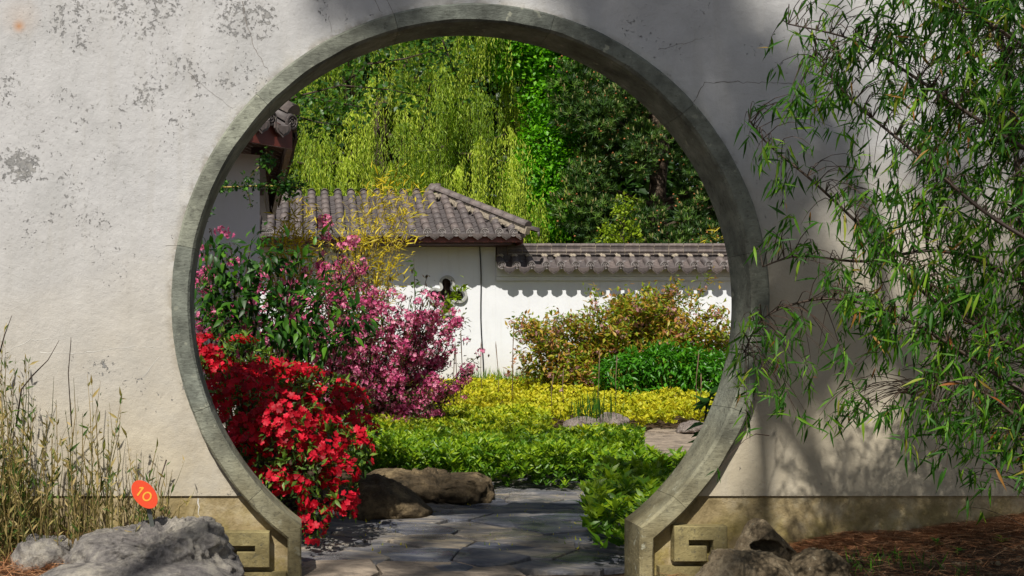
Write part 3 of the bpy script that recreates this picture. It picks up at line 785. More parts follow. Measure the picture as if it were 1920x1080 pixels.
# lumps of mortar under the hip
m = MB(); r2 = random.Random(3)
for i in range(26):
    t = r2.random(); p = ha.lerp(hb, t)+Vector((-.10, -.10, -.10+r2.uniform(-.03, .03))); s = r2.uniform(.02, .05)
    U, Fc = ICO[3]; 
    m.beam(p-Vector((s, 0, 0)), p+Vector((s, s*.4, s*.3)), s*1.5, s)
obj('loose_mortar', m.mesh('loose_mortar'), M_LIME, pav, kind='stuff')
cb = MB(); cb.tube([(at(899+.0*i, YW)+.012*math.sin(i*.9)+i*.006, YW-.02, zt(461+i*27, YW)) for i in range(10)], .011, 6)
tag(obj('cable', cb.mesh('cable'), M_CABLE), 'black cable running down the white wall from the red eave', 'cable')

# ================================================================== LOWER WALL TO THE RIGHT
low = thing('boundary_wall', 'low white boundary wall with its own grey tiled coping and moulded cornice', 'wall', (6, 19.6, .2))
XE = 12.0; Y2 = 19.28; Z2 = zt(497, Y2)
wx0, wx1, wz0, wz1 = at(1161, YW), at(1262, YW), zt(640, YW), zt(551, YW)
m = MB(); m.prism([[(xR+.001, .1), (XE, .1), (XE, zt(500, YW)), (xR+.001, zt(500, YW))], [(wx0, wz0), (wx0, wz1), (wx1, wz1), (wx1, wz0)]], YW+.003, YW+.19)
obj('wall_face', m.mesh('wall_face'), M_WHITE, low)
m = MB()
for i in range(1, 8): m.box(wx0+(wx1-wx0)*i/8-.015, wx0+(wx1-wx0)*i/8+.015, YW+.08, YW+.11, wz0, wz1)
for i in range(1, 7): m.box(wx0, wx1, YW+.112, YW+.13, wz0+(wz1-wz0)*i/7-.012, wz0+(wz1-wz0)*i/7+.012)
obj('window_lattice', m.mesh('window_lattice'), M_DARKWOOD, low)
m = MB(); m.box(xR+.004, XE, YW-.085, YW-.001, zt(518, YW-.08), zt(490, YW)); m.box(xR+.004, XE, YW-.055, YW-.001, zt(526, YW-.05), zt(518.4, YW-.08))
obj('cornice', m.mesh('cornice'), M_WHITE, low)
T2 = math.radians(31); RX2 = Matrix.Rotation(T2, 4, 'X'); p2 = .243
BAR2 = barrel_mesh(.21, .068); PAN2 = pan_mesh(.23, .21); DISC2 = disc_mesh(.068); DRIP2 = drip_mesh(.18, .12)
m = MB(); YR = Y2+.22
m.box(xR+.02, XE, YR-.0, YR+.13, Z2+.05, zt(478, YR)+.01)
m.add([(xR+.02, Y2+.03, Z2-.03), (XE, Y2+.03, Z2-.03), (XE, YR+.02, Z2+.10), (xR+.02, YR+.02, Z2+.10), (xR+.02, YR+.02, Z2-.03), (XE, YR+.02, Z2-.03)], [(0, 1, 2, 3), (0, 4, 5, 1), (0, 3, 4), (1, 5, 2)])
obj('roof_bed', m.mesh('roof_bed'), M_TILE, low)
LUMP = npmesh('mortar_lump', ICO[3][0]*np.array((.055, .03, .035))*(1+.25*np.sin(ICO[3][0][:, :1]*5+ICO[3][0][:, 2:]*7)), ICO[3][1])
x = at(940.5, Y2); i = 0
while x < XE-.1:
    put('barrel_tile', BAR2, low, Matrix.Translation((x, Y2, Z2)) @ RX2 @ Matrix.Rotation(random.gauss(0, .04), 4, 'Z'), M_TILE)
    put('end_disc', DISC2, low, Matrix.Translation((x, Y2-.002, Z2)) @ Matrix.Rotation(.2, 4, 'X') @ Matrix.Rotation(random.random()*6, 4, 'Y'), M_DISC)
    put('mortar_lump', LUMP, low, Matrix.Translation((x+random.gauss(0, .008), YR-.035, Z2+.165)) @ Matrix.Rotation(random.random(), 4, 'Y'), M_LIME)
    xm = x+p2/2
    for j in range(2): put('pan_tile', PAN2, low, Matrix.Translation((xm, Y2-.03+j*.15, Z2-.035+j*.09)) @ RX2, M_TILE)
    put('drip_tile', DRIP2, low, Matrix.Translation((xm, Y2-.045, Z2-.028)) @ Matrix.Rotation(.15, 4, 'X'), M_TILE)
    x += p2
# ridge of stacked round and flat tiles
zr0 = zt(478, YR); zr1 = zt(458, YR)
hh = (zr1-zr0)
def bar_profile(kind):
    m = MB(); L = .234; n = 6
    if kind == 'roll':
        V = []; r = hh*.21
        for x in (0, L):
            for k in range(n+1): a = -PI/2+PI*k/n; V.append((x, -math.cos(a)*r*1.1, math.sin(a)*r))
        Fs = [(k, k+1, n+2+k, n+1+k) for k in range(n)]; m.add(V, Fs); m.box(0, L, 0, .14, -r, r)
    else: m.box(0, L, -.03, .14, -hh*.06, hh*.06)
    return m.mesh('ridge_tile')
ROLL, FLAT = bar_profile('roll'), bar_profile('flat')
x = xR+.03+.16; i = 0
while x < XE-.2:
    for me, q in ((FLAT, .07), (ROLL, .35), (FLAT, .63), (ROLL, .88)):
        put('ridge_tile', me, low, Matrix.Translation((x+(.004 if me is ROLL else 0), YR+random.gauss(0, .0025), zr0+hh*q)) @ Matrix.Rotation(random.gauss(0, .004), 4, 'Y'), M_TILE)
    x += .243
m = MB(); m.box(xR+.19, XE, YR-.018, YR+.13, zr0, zr1-.006); obj('ridge_core', m.mesh('ridge_core'), M_LIME, low)
m = MB(); m.box(xR+.02, xR+.185, YR-.01, YR+.135, zr0, zr1-.004); obj('ridge_end', m.mesh('ridge_end'), M_TILE, low)

# ================================================================== WING ON THE LEFT WITH THE OVERHANGING EAVE CORNER
wing = thing('side_building', 'white wing with dark red eave seen between the gate ring and the willow', 'building', (-1, 10.4, 0))
xw = at(487, 10.4)
wv = [(xw, 10.4), (xw-.07, 10.53), (-3.2, 8.95), (-3.13, 8.82)]
m = MB(); zb, ztp = -.1, zt(291, 10.4)
V = [(x, y, zb) for x, y in wv]+[(x, y, ztp) for x, y in wv]
m.add(V, [(0, 1, 2, 3), (7, 6, 5, 4), (0, 4, 5, 1), (1, 5, 6, 2), (2, 6, 7, 3), (3, 7, 4, 0)])
obj('wall_face', m.mesh('wall_face'), M_WHITE_SHADED, wing)
A = P(450, 262, 9.35); A.z = 0; B = Vector((at(545, 9.9), 9.9, 0)); Cc = Vector((at(514, 14.8), 14.8, 0))
ze = zt(243, 9.9)                               # underside of the tiles
e1 = Vector((B.x-A.x, B.y-A.y, 0)).normalized(); e1 = Vector((.70, .714, 0)).normalized()
A = B-e1*2.4
fas_h = .165
m = MB(); m.beam(A+Vector((0, 0, ze-fas_h/2)), B+Vector((0, 0, ze-fas_h/2)), .035, fas_h); obj('front_eave_board', m.mesh('front_eave_board'), M_RED, wing)
m = MB(); m.beam(B+Vector((-.01, .02, ze-fas_h/2)), Cc+Vector((-.01, 0, ze-fas_h/2)), .05, fas_h); obj('side_eave_board', m.mesh('side_eave_board'), M_WOOD, wing)
inn = Vector((-1.6, 14.8, 0)); up = .55
m = MB()
a_, b_, c_, d_ = A+Vector((0, 0, ze-.02)), B+Vector((0, 0, ze-.02)), Cc+Vector((0, 0, ze-.02)), Vector((-1.9, 14.8, ze+.75))
e_ = Vector((-1.7, 10.6, ze+.8))
m.add([a_, b_, e_, c_, d_], [(0, 1, 2), (1, 3, 4, 2)]); m.add([v+Vector((0, 0, .05)) for v in (a_, b_, e_, c_, d_)], [(2, 1, 0), (2, 4, 3, 1)])
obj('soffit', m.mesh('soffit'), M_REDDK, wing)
for i in range(26):
    t = i/25; p = B.lerp(Cc, t*.96+.02)+Vector((-.04, 0, ze-.065)); q = Vector((e_.x, p.y+.15, ze+.68))
    m = MB(); m.beam(p, q, .035, .05); obj('rafter', m.mesh('rafter'), M_WOOD, wing)
for i in range(7):
    p = A.lerp(B, .25+i*.11)+Vector((0, 0, ze-.065)); q = p+Vector((-.9, .9, .55))
    m = MB(); m.beam(p, q, .035, .05); obj('rafter', m.mesh('rafter'), M_WOOD, wing)
# inner beam and dark post under the soffit
m = MB(); m.beam((xw-.02, 10.5, ztp+.02), (at(497, 14.6), 14.6, ztp+.02), .12, .14); m.beam((xw+.0, 10.6, ztp-.30), (at(497, 14.6), 14.6, ztp-.10), .06, .06)
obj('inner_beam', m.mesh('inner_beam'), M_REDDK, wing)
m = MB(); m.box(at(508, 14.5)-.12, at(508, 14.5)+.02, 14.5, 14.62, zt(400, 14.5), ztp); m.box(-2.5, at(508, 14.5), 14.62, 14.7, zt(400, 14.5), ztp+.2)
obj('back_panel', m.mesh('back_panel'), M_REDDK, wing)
dsl = Vector((-.714, .70, 0)); sl3 = (dsl*math.cos(.5)+Vector((0, 0, math.sin(.5)))).normalized()
BIG = barrel_mesh(.26, .066); BDISC = disc_mesh(.064); BDRIP = drip_mesh(.18, .12)
rot = Matrix.Rotation(math.atan2(e1.y, e1.x), 4, 'Z')
for k in range(9):
    p = B-e1*(.03+.245*k)+Vector((0, 0, ze+.055))
    for j in range(4):
        put('barrel_tile', BIG, wing, frame(p+sl3*(.25*j)+Vector((.02, -.02, 0)), sl3), M_TILE)
    put('end_disc', BDISC, wing, Matrix.Translation(p+Vector((.026, -.026, 0))) @ rot @ Matrix.Rotation(.1, 4, 'X'), M_TILE)
    pm = B-e1*(.03+.245*(k+.5))+Vector((.035, -.035, ze+.025))
    put('drip_tile', BDRIP, wing, Matrix.Translation(pm) @ rot, M_TILE)
    for j in range(4): put('pan_tile', PAN, wing, frame(pm+sl3*(.22*j)+Vector((0, 0, -.0)), sl3), M_TILE)
sx = Vector((-.88, .05, .47)).normalized(); side = (Cc-B).normalized(); rot2 = Matrix.Rotation(math.atan2(side.y, side.x), 4, 'Z')
for k in range(19):
    p = B+side*(.16+.25*k)+Vector((.03, 0, ze+.07))
    for j in range(3): put('barrel_tile', BIG, wing, frame(p+sx*(.25*j), sx), M_TILE)
    put('end_disc', BDISC, wing, Matrix.Translation(p+Vector((.01, 0, 0))) @ rot2, M_TILE)
    pm = B+side*(.16+.25*(k+.5))+Vector((.05, 0, ze+.03))
    put('drip_tile', BDRIP, wing, Matrix.Translation(pm) @ rot2, M_TILE)
    for j in range(3): put('pan_tile', PAN, wing, frame(pm+sx*(.22*j), sx), M_TILE)
# hip of the corner
hd2 = Vector((-.62, .45, .42)).normalized()
for k in range(5): put('hip_tile', HIP, wing, frame(B+Vector((.02, 0, ze+.13))+hd2*(.27*k), hd2), M_TILE)
# ================================================================== TREES BEYOND THE WALL
def pxblob(px, py, rpx, Y, ry=None, k=1.0, rz=None):
    p = P(px, py, Y); r = rpx/F*Y
    return (p.x, p.y, p.z, r*k, ry or r, (rz/F*Y) if rz else r)
def gtree(name, label, cat, blobs, mat, nclump, per, cr, leaf, size, trunk, lo=.55, down=.25, group=None, bark=None, kind='stuff'):
    t = thing(name, label, cat, (trunk[0][0], trunk[0][1], trunk[0][2]), group)
    m = MB(); top = limb(m, trunk[0], trunk[1], trunk[2], trunk[2]*.45, .03, 8, 8)
    for b in blobs[:14]:
        st = top[random.randint(3, len(top)-1)]; limb(m, st, (b[0], b[1], b[2]), trunk[2]*.35, trunk[2]*.06, .10, 6, 5)
    obj('trunk', m.mesh('trunk', True), bark or M_BARK, t)
    p, nd, cr_ = clumpy(blobs, nclump, per, cr, lo)
    V, Fc, R = leaves_on(p, nd, leaf, size, down=down, rnd=crown_rnd(cr_))
    obj('crown', npmesh('crown', V, Fc, R), mat, t, kind=kind)
    return t
# far dark row closing the view
LS = T_simple(.55, .06, .12)
dark_lab = ['dark leafy tree filling the far background behind the willow, left side', 'dark leafy tree far behind the willow at the middle of the gate', 'dark leafy tree far behind the pine on the right']
for i, px in enumerate((560, 900, 1300)):
    bl = [pxblob(px+random.uniform(-230, 230), random.uniform(-60, 480), random.uniform(90, 130), 38+random.uniform(-1, 1), 1.6) for _ in range(44)]
    b0 = P(px, 0, 39)
    gtree('background_tree', dark_lab[i], 'tree', bl, L_DARKTREE, 3000, 14, .25, LS, .34, ((b0.x, 39, 0), (b0.x+.3, 39, 8), .3))
# weeping willow
wt = thing('weeping_willow', 'tall weeping willow with yellow-green hanging curtains behind the tiled roof', 'tree', (2.4, 31, 0))
m = MB(); top = limb(m, (2.4, 31, 0), (2.2, 31, 7.5), .42, .25, .03, 8, 10)
casc = []
random.seed(11)
for i in range(150):
    px = random.uniform(470, 1065); py = random.uniform(-150, 400)
    Y = random.uniform(26.5, 32)
    if px > 985 and py < 360: px -= 220
    casc.append(P(px, py, Y))
for px, py in ((955, 245), (900, 265), (700, 150), (760, 235), (610, 250), (660, 210), (830, 130), (580, 300), (900, 175), (650, 300), (960, 300), (740, 330), (860, 320)): casc.append(P(px, py, 26.0))
for c in casc[::5]: limb(m, top[random.randint(3, 8)], c+Vector((0, .4, 0)), .10, .02, .08, 6, 5)
obj('trunk', m.mesh('trunk', True), M_BARK, wt)
pos = []; yd = []; rn = []
tw = MB()
for c in casc:
    ns = 32; base = random.random(); w = random.uniform(.2, .42)
    for s in range(ns):
        L = random.uniform(.7, 2.5); a = random.uniform(0, 2*PI); r = abs(random.gauss(0, 1))*w
        x0, y0 = c.x+math.cos(a)*r*.3, c.y+math.sin(a)*r*.3
        x1, y1 = c.x+math.cos(a)*r*1.1, c.y+math.sin(a)*r*1.1
        n = int(L*15); zt0 = c.z-r*r*.9+random.uniform(-.15, .1)
        t = np.linspace(0, 1, n); o = np.minimum(1, t*4)
        sw = np.array((random.gauss(0, .08), random.gauss(0, .08)))
        pts = np.stack([x0+(x1-x0)*o+sw[0]*t, y0+(y1-y0)*o+sw[1]*t, zt0+.12*np.sin(np.minimum(1, t*4)*PI*.6)-L*np.maximum(0, t-.06)], 1)
        pos.append(pts+rng.normal(size=(n, 3))*.018)
        d = rng.normal(size=(n, 3))*.36; d[:, 2] -= 1.0; yd.append(d)
        rn.append(np.clip(base*.60+.0+.5*rng.random(n)+.15*(1-t), 0, 1))
        if s % 6 == 0: tw.tube([pts[0], pts[max(1, n//5)], pts[n//2], pts[-1]], .006, 3, False)
pos = np.concatenate(pos); yd = np.concatenate(yd); rn = np.concatenate(rn)
zd = rng.normal(size=pos.shape)*.7+np.array((-.2, -.8, .35))
V, Fc, R = scatter(T_simple(.22, .04, .1), pos, yd, zd, .082+.045*rng.random(len(pos)), rn)
obj('crown', npmesh('crown', V, Fc, R), L_WILLOW, wt, kind='stuff')
obj('hanging_twigs', tw.mesh('hanging_twigs'), L_STRAW, wt, kind='stuff')
print('willow leaves', len(pos))
# bright green tree between willow and pine
bl = [pxblob(px, py, r, 28.3, .7) for px, py, r in ((1035, 110, 55), (1075, 150, 45), (1030, 190, 50), (1060, 230, 40), (1020, 270, 45), (1050, 320, 40), (990, 330, 40), (1010, 60, 60), (1080, 60, 60), (1025, 400, 60), (1080, 430, 50), (1000, 440, 45), (950, 90, 60))]
gtree('broadleaf_tree', 'fresh bright green leafy tree between the willow and the pine', 'tree', bl, L_BRIGHT, 2300, 11, .13, T_simple(.7, .06, .1), .11, ((at(1050, 30), 30, 0), (at(1040, 30), 30, 8), .22))
# pine
pt = thing('pine_tree', 'dark green pine with upright buff candles and orange cones on the right', 'tree', (at(1240, 28), 28, 0))
m = MB(); limb(m, (at(1240, 28), 28, 0), (at(1220, 28), 28, 9.5), .3, .1, .02, 10, 10)
bl = []
random.seed(5)
for i in range(75):
    py = random.uniform(70, 520); halfw = 60+ (py-60)*.42; px = random.uniform(1060+max(0, 160-py)*.5, 1460)
    b = pxblob(px, py, random.uniform(28, 52), 27.2+random.uniform(-.6, .9)); bl.append(b)
    if i % 2 == 0: limb(m, (at(1230, 28), 28, max(.6, b[2]-.5)), (b[0], b[1], b[2]), .06, .015, .06, 6, 5)
obj('trunk', m.mesh('trunk', True), M_BARK, pt)
p, nd = blob_points(bl, 8600, .72, 1.05)
up = nd*.7+np.array((0, -.1, .75))+rng.normal(size=p.shape)*.25; up /= np.linalg.norm(up, axis=1, keepdims=True)
def T_tuft(n=11, l=1.0, w=.055):
    V = []; Fs = []; r = np.random.default_rng(2)
    for k in range(n):
        a = 2*PI*k/n+r.random()*.4; e = r.uniform(.05, 1.15); d = np.array((math.cos(a)*math.cos(e), math.sin(e), math.sin(a)*math.cos(e)))*l*r.uniform(.75, 1.05)
        s = np.array((-math.sin(a), 0, math.cos(a)))*w; b = len(V); y0 = r.uniform(-.35, .15)
        V += [s+np.array((0, y0, 0)), -s+np.array((0, y0, 0)), d+np.array((0, y0, 0))]; Fs.append((b, b+1, b+2))
    return np.array(V, float), np.array(Fs)
zr_ = rng.normal(size=p.shape)
V, Fc, R = scatter(T_tuft(15, 1.0, .07), p, up, zr_, .13+.06*rng.random(len(p)))
obj('crown', npmesh('crown', V, Fc, R), L_PINE, pt, kind='stuff')
sel = (nd[:, 1] < .35) & (rng.random(len(p)) < .32); q = p[sel]; u = up[sel]*.35+np.array((0, 0, .9))
cn = (np.array([(-.16, 0, -.16), (.16, 0, -.16), (.16, 0, .16), (-.16, 0, .16), (-.10, .7, -.10), (.10, .7, -.10), (.10, .7, .10), (-.10, .7, .10), (0, 1, 0)], float),
      np.array([(0, 1, 5), (0, 5, 4), (1, 2, 6), (1, 6, 5), (2, 3, 7), (2, 7, 6), (3, 0, 4), (3, 4, 7), (4, 5, 8), (5, 6, 8), (6, 7, 8), (7, 4, 8)]))
V1 = scatter(cn, q, u, zr_[sel], .07+.05*rng.random(len(q)), .5+.5*rng.random(len(q)))
q2 = (q+rng.normal(size=q.shape)*.08)[::2]
cn2 = (cn[0]*np.array((2.1, .55, 2.1)), cn[1]); V2 = scatter(cn2, q2, u[::2], zr_[sel][::2], .055, .4*rng.random(len(q2)))
V, Fc, R = merge([V1, V2]); obj('candles_and_cones', npmesh('candles_and_cones', V, Fc, R), L_CANDLE, pt, kind='stuff')
# lime sapling in front of the pine, bamboo tuft
bl = [pxblob(px, py, r, 23.5, .18) for px, py, r in ((1172, 375, 14), (1185, 395, 14), (1160, 400, 16), (1170, 425, 20), (1140, 440, 18), (1190, 440, 18), (1160, 460, 22))]
gtree('young_shrub', 'lime green sapling rising above the low wall in front of the pine', 'shrub', bl, L_YGREEN, 130, 7, .05, T_simple(.6), .075, ((at(1165, 23.5), 23.5, 0), (at(1170, 23.5), 23.5, 3.6), .03), .3)
def grass_tuft(name, label, cat, base, tips, mat, stemmat, nleaf, L, w, spread=.12, kind='stuff', parts=0):
    t = thing(name, label, cat, base)
    m = MB(); pos = []; yd = []
    for tip in tips:
        b = Vector(base)+Vector((random.gauss(0, .05), random.gauss(0, .05), 0)); tip = Vector(tip)
        mid = b.lerp(tip, .55)+Vector((0, 0, (tip-b).length*.12)); pts = []
        for i in range(11):
            u = i/10; q = b*(1-u)**2+mid*2*u*(1-u)+tip*u*u; pts.append(q)
        m.tube(pts, [.008*(1-.8*i/10) for i in range(11)], 5)
        for i in range(nleaf):
            u = .35+.65*random.random(); k = min(9, int(u*10)); f = u*10-k; q = pts[k].lerp(pts[k+1], f)
            d = (pts[k+1]-pts[k]).normalized()
            s = Vector((random.gauss(0, 1), random.gauss(0, 1), random.gauss(0, .6)))*spread
            pos.append((q+s)[:]); yd.append((d*.6+Vector((random.gauss(0, .6), random.gauss(0, .6), -.15+random.gauss(0, .35))))[:])
            if random.random() < .15: m.tube([q, q+s], .002, 3, False)
    obj('stem', m.mesh('stem', True), stemmat, t)
    pos = np.array(pos); yd = np.array(yd); zd = np.array((0, -.5, .8))+rng.normal(size=pos.shape)*.4; sc = L*(.7+.6*rng.random(len(pos)))
    if parts:
        i = rng.permutation(len(pos)); a = i[:parts]
        leaf_parts('leaf', T_blade(w), mat, t, pos[a], yd[a], zd[a], sc[a]); b = i[parts:]
        if len(b): V, Fc, R = scatter(T_blade(w), pos[b], yd[b], zd[b], sc[b]); obj('leaves', npmesh('leaves', V, Fc, R), mat, t, kind='stuff')
    else:
        V, Fc, R = scatter(T_simple(w), pos, yd, zd, sc); obj('leaves', npmesh('leaves', V, Fc, R), mat, t, kind='stuff')
    return t
grass_tuft('bamboo_tuft', 'yellow-green bamboo tip above the low wall at the right edge of the gate', 'bamboo', (at(1335, 22), 22, .5), [P(1345, 425, 22), P(1315, 440, 22), P(1360, 440, 22)], L_YBAM, M_GOLDSTEM, 40, .16, .13, .09)
# golden bamboo in front of the pavilion roof
random.seed(21)
Yb = 13.5
grass_tuft('golden_bamboo', 'golden yellow bamboo spraying up in front of the grey tiled roof', 'bamboo', (at(640, Yb), Yb, .1),
    [P(px, py, Yb+random.uniform(-.4, .3)) for px, py in ((728, 312), (700, 340), (782, 345), (760, 355), (690, 370), (745, 395), (660, 395), (700, 440), (640, 430), (760, 440), (600, 470), (745, 500), (700, 520), (650, 500), (735, 330), (772, 380), (670, 425), (620, 520))],
    L_YBAM, M_GOLDSTEM, 120, .115, .13, .10, parts=290)
grass_tuft('yellow_bamboo', 'yellow-green bamboo clump tucked beneath the dark red eave corner', 'bamboo', (at(545, 12.6), 12.6, .1),
    [P(px, py, 12.5) for px, py in ((555, 372), (575, 385), (540, 400), (528, 420), (560, 420), (515, 450), (545, 470), (530, 500), (580, 470), (600, 500), (505, 480), (570, 440))],
    L_YBAM, M_GOLDSTEM, 90, .12, .14, .10)

# ================================================================== TREE THAT OVERHANGS THE GARDEN BEHIND THE GATE
random.seed(31); rng = np.random.default_rng(31)
ot = thing('maple_tree', 'dark green tree whose leafy branches hang into the top left of the gate opening', 'tree', (-2.6, 8.9, 0))
m = MB(); top = limb(m, (-2.6, 8.9, 0), (-2.1, 8.3, 3.8), .16, .10, .04, 8, 10)
brs = [((-.6, 7.6, 4.1), .05), ((.4, 6.4, 4.0), .04), ((1.2, 5.6, 4.0), .03), ((1.9, 6.8, 4.3), .03), ((-1.6, 6.9, 4.2), .04)]
for b, r in brs: limb(m, top[-2], b, .07, .012, .06, 8, 6)
vis = [[(380, 235), (470, 215), (560, 180), (640, 160), (730, 168), (790, 180)], [(470, 215), (540, 215), (600, 230), (640, 235)], [(640, 160), (690, 120), (760, 110), (830, 90)], [(420, 150), (560, 110), (700, 60), (820, 40), (880, 20)], [(790, 20), (830, 75), (850, 130), (860, 150)], [(760, -20), (800, 60), (815, 90)], [(560, 180), (620, 190), (700, 205)]]
vp = []
for k, pl in enumerate(vis):
    Y = 10.2+.25*k; pts = [P(px, py, Y) for px, py in pl]
    if k in (0, 3): pts = [Vector(top[-1])]+pts
    m.tube(pts, [.011*(1-.8*i/(len(pts)-1))+.002 for i in range(len(pts))], 6)
    for a, b in zip(pts[:-1], pts[1:]):
        if a == Vector(top[-1]): continue
        for q in range(int(40*(b-a).length)+3): vp.append(a.lerp(b, random.random())+Vector((random.gauss(0, .12), random.gauss(0, .2), random.gauss(-.03, .085))))
obj('trunk', m.mesh('trunk', True), M_BARK, ot)
bl = [(-1.7, 8.3, 4.3, .9, .8, .35), (-1.2, 7.2, 4.2, .7, .6, .3), (-.5, 6.6, 4.1, .6, .5, .3), (.2, 6.0, 4.0, .6, .5, .3), (.8, 5.6, 3.9, .55, .45, .25), (1.3, 6.3, 4.2, .6, .5, .3), (.5, 6.9, 4.2, .6, .45, .3),
      (1.9, 6.0, 4.1, .55, .5, .3), (1.3, 7.1, 4.35, .55, .4, .25), (-2.4, 8.6, 4.4, .7, .7, .4), (-2.2, 9.2, 4.3, .6, .6, .4)]
p, nd, c_ = clumpy(bl, 420, 9, .09, .1)
V1 = leaves_on(p, nd, T_simple(.75, .05, .1), .075, rnd=crown_rnd(c_))
q = np.array([v[:] for v in vp]); q = np.repeat(q, 7, 0)+rng.normal(size=(len(q)*7, 3))*np.array((.06, .06, .035))
V2 = leaves_on(q, np.tile((0, -.2, .3), (len(q), 1)), T_simple(.75, .05, .12), .052, out=.4, down=.2)
V, Fc, R = merge([V1, V2]); obj('crown', npmesh('crown', V, Fc, R), L_MAPLE, ot, kind='stuff')

# ================================================================== TREE BEHIND THE CAMERA WHOSE SHADE FALLS ON THE WALL
random.seed(41); rng = np.random.default_rng(41)
sd = -SUN; TT = 13.5
def up_sun(px, py, t=TT): p = P(px, py, 4.85); return p+sd*t
shade = [  # photo px where the shadow lands, radius px, leaf coverage
 (640, -60, 90, 1.6), (740, -30, 80, 1.6), (880, -60, 80, 1.4), (1010, -60, 70, .8), (690, 10, 45, 1.0),
 (1080, 30, 75, 1.7), (1190, 60, 95, 2.4), (1290, 20, 90, 2.2), (1180, 150, 75, 1.4), (1270, 110, 70, 2.0), (1360, 60, 70, 1.1), (1380, 170, 85, 1.7), (1460, 130, 70, 1.6), (1340, 250, 80, 1.8), (1450, 260, 80, 1.6), (1400, 350, 90, 2.2), (1480, 420, 80, 2.0), (1430, 500, 90, 2.2), (1520, 520, 80, 1.6), (1480, 600, 70, 1.3), (1560, 330, 80, 1.3),
 (1620, 620, 80, 1.4), (1720, 620, 60, 1.2), (1600, 100, 60, .9), (1780, 330, 70, 1.0), (1880, 600, 90, 1.6), (1850, 760, 90, 1.6), (1920, 860, 110, 2.6), (1800, 820, 60, .8), (1960, 300, 90, 1.4), (1930, 90, 60, .6),
 (820, 250, 110, 1.1), (950, 350, 120, 1.3), (1100, 300, 110, 1.6), (770, 460, 110, 1.6), (1050, 520, 130, 1.5), (1250, 480, 110, 1.6), (960, 680, 120, 1.5), (830, 800, 100, 1.5), (700, 880, 80, 1.4), (1080, 820, 110, 1.4), (950, 950, 120, 1.8), (690, 640, 70, .7), (800, 1000, 110, 1.8),
 (1390, 770, 40, .6), (1560, 700, 55, .6),
 (1640, 960, 70, .4), (1790, 1010, 90, .5), (1900, 980, 100, .8), (1700, 1230, 90, .5), (1850, 1230, 120, .8), (1990, 1300, 120, .8)]
st = thing('shade_tree', 'tall tree behind the viewer whose leafy shadow dapples the wall', 'tree', (-7.5, -6.5, 0))
m = MB(); crot = up_sun(1000, 700)
fork = Vector((-6.2, -6.6, 7.0)); limb(m, (-7.5, -6.5, 0), fork, .30, .2, .02, 10, 12)
hubs = [up_sun(px, py) for px, py in ((760, 40), (1150, 130), (1420, 330), (950, 450), (1100, 780), (1500, 620), (1850, 560))]
for h in hubs: limb(m, fork, h, .12, .035, .05, 9, 7)
P_, N_, C_ = [], [], []
gaps = [((1225, 120), (1290, 200), 20), ((1290, 60), (1390, 250), 24), ((1480, 0), (1560, 150), 22), ((1400, 420), (1470, 600), 20), ((1640, 560), (1700, 700), 28), ((1560, 420), (1600, 560), 24), ((1650, 90), (1700, 260), 40), ((1460, 740), (1540, 900), 45),
        ((1330, 820), (1390, 900), 40), ((1600, 780), (1700, 920), 50), ((1020, -20), (1070, 20), 20), ((820, -30), (960, 0), 20), ((1130, 20), (1200, 110), 12), ((1380, 250), (1420, 330), 16), ((1340, 640), (1370, 720), 20)]
def in_gap(v):
    t = (v[1]-4.85)/-SUN.y; w = Vector(v)+SUN*t; px = VX+w.x/4.85*F; py = HY-(w.z-EH)/4.85*F
    for a, b, r in gaps:
        ax, ay, bx, by = a[0], a[1], b[0]-a[0], b[1]-a[1]; u = max(0, min(1, ((px-ax)*bx+(py-ay)*by)/(bx*bx+by*by)))
        if math.hypot(px-ax-u*bx, py-ay-u*by) < r+9: return True
    return False
for px, py, r, cov in shade:
    c = up_sun(px, py, TT+random.uniform(-1.2, 1.2)); R_ = r/S0
    h = min(hubs, key=lambda q: (q-c).length); limb(m, h, c, .03, .006, .08, 6, 5)
    inside = math.hypot(px-882, py-567) < 470
    n = int((.75 if inside else 1.0 if py > 640 else 2.3)*cov*PI*R_*R_/.0022)
    k = max(3, n//9); cc = sph(k)*R_*rng.random((k, 1))**.45+np.array(c[:])
    cc = np.array([v for v in cc if not in_gap(v)]); k = len(cc)
    if not k: continue
    q = np.repeat(cc, 9, 0)+rng.normal(size=(k*9, 3))*.05
    P_.append(q); N_.append(np.tile((0, 0, 1.), (len(q), 1)))
# bare branches that draw the crisp stripes on the lower right of the wall
for pl, r in (([(1440, 640), (1425, 760), (1432, 860), (1440, 960), (1445, 1010)], .022), ([(1425, 760), (1480, 800), (1520, 880), (1560, 960)], .020), ([(1480, 640), (1500, 760), (1545, 900), (1570, 960)], .018), ([(1620, 640), (1560, 690), (1490, 770)], .030),
              ([(1700, 680), (1740, 760), (1770, 820), (1820, 900), (1830, 960)], .018), ([(1690, 620), (1710, 800), (1725, 900)], .010), ([(1520, 180), (1560, 260), (1640, 420), (1660, 560)], .03)):
    m.tube([up_sun(a, b, 6.5) for a, b in pl], [r*1.9*(1-.6*i/len(pl)) for i in range(len(pl))], 6)
    limb(m, hubs[5], up_sun(*pl[0], 6.5), .05, r*1.9, .03, 6, 5)
obj('trunk', m.mesh('trunk', True), M_BARK, st)
q = np.concatenate(P_); V, Fc, R = leaves_on(q, np.concatenate(N_), T_simple(.7, .05, .1), .085)
obj('crown', npmesh('crown', V, Fc, R), L_MAPLE, st, kind='stuff'); print('shade leaves', len(q))
# ================================================================== SHRUBS INSIDE THE GATE
random.seed(51); rng = np.random.default_rng(51)
def nearest(p, n):
    """indices of the n points that show largest (nearest to the viewer, outermost)"""
    return np.argsort(p[:, 1])[:n]
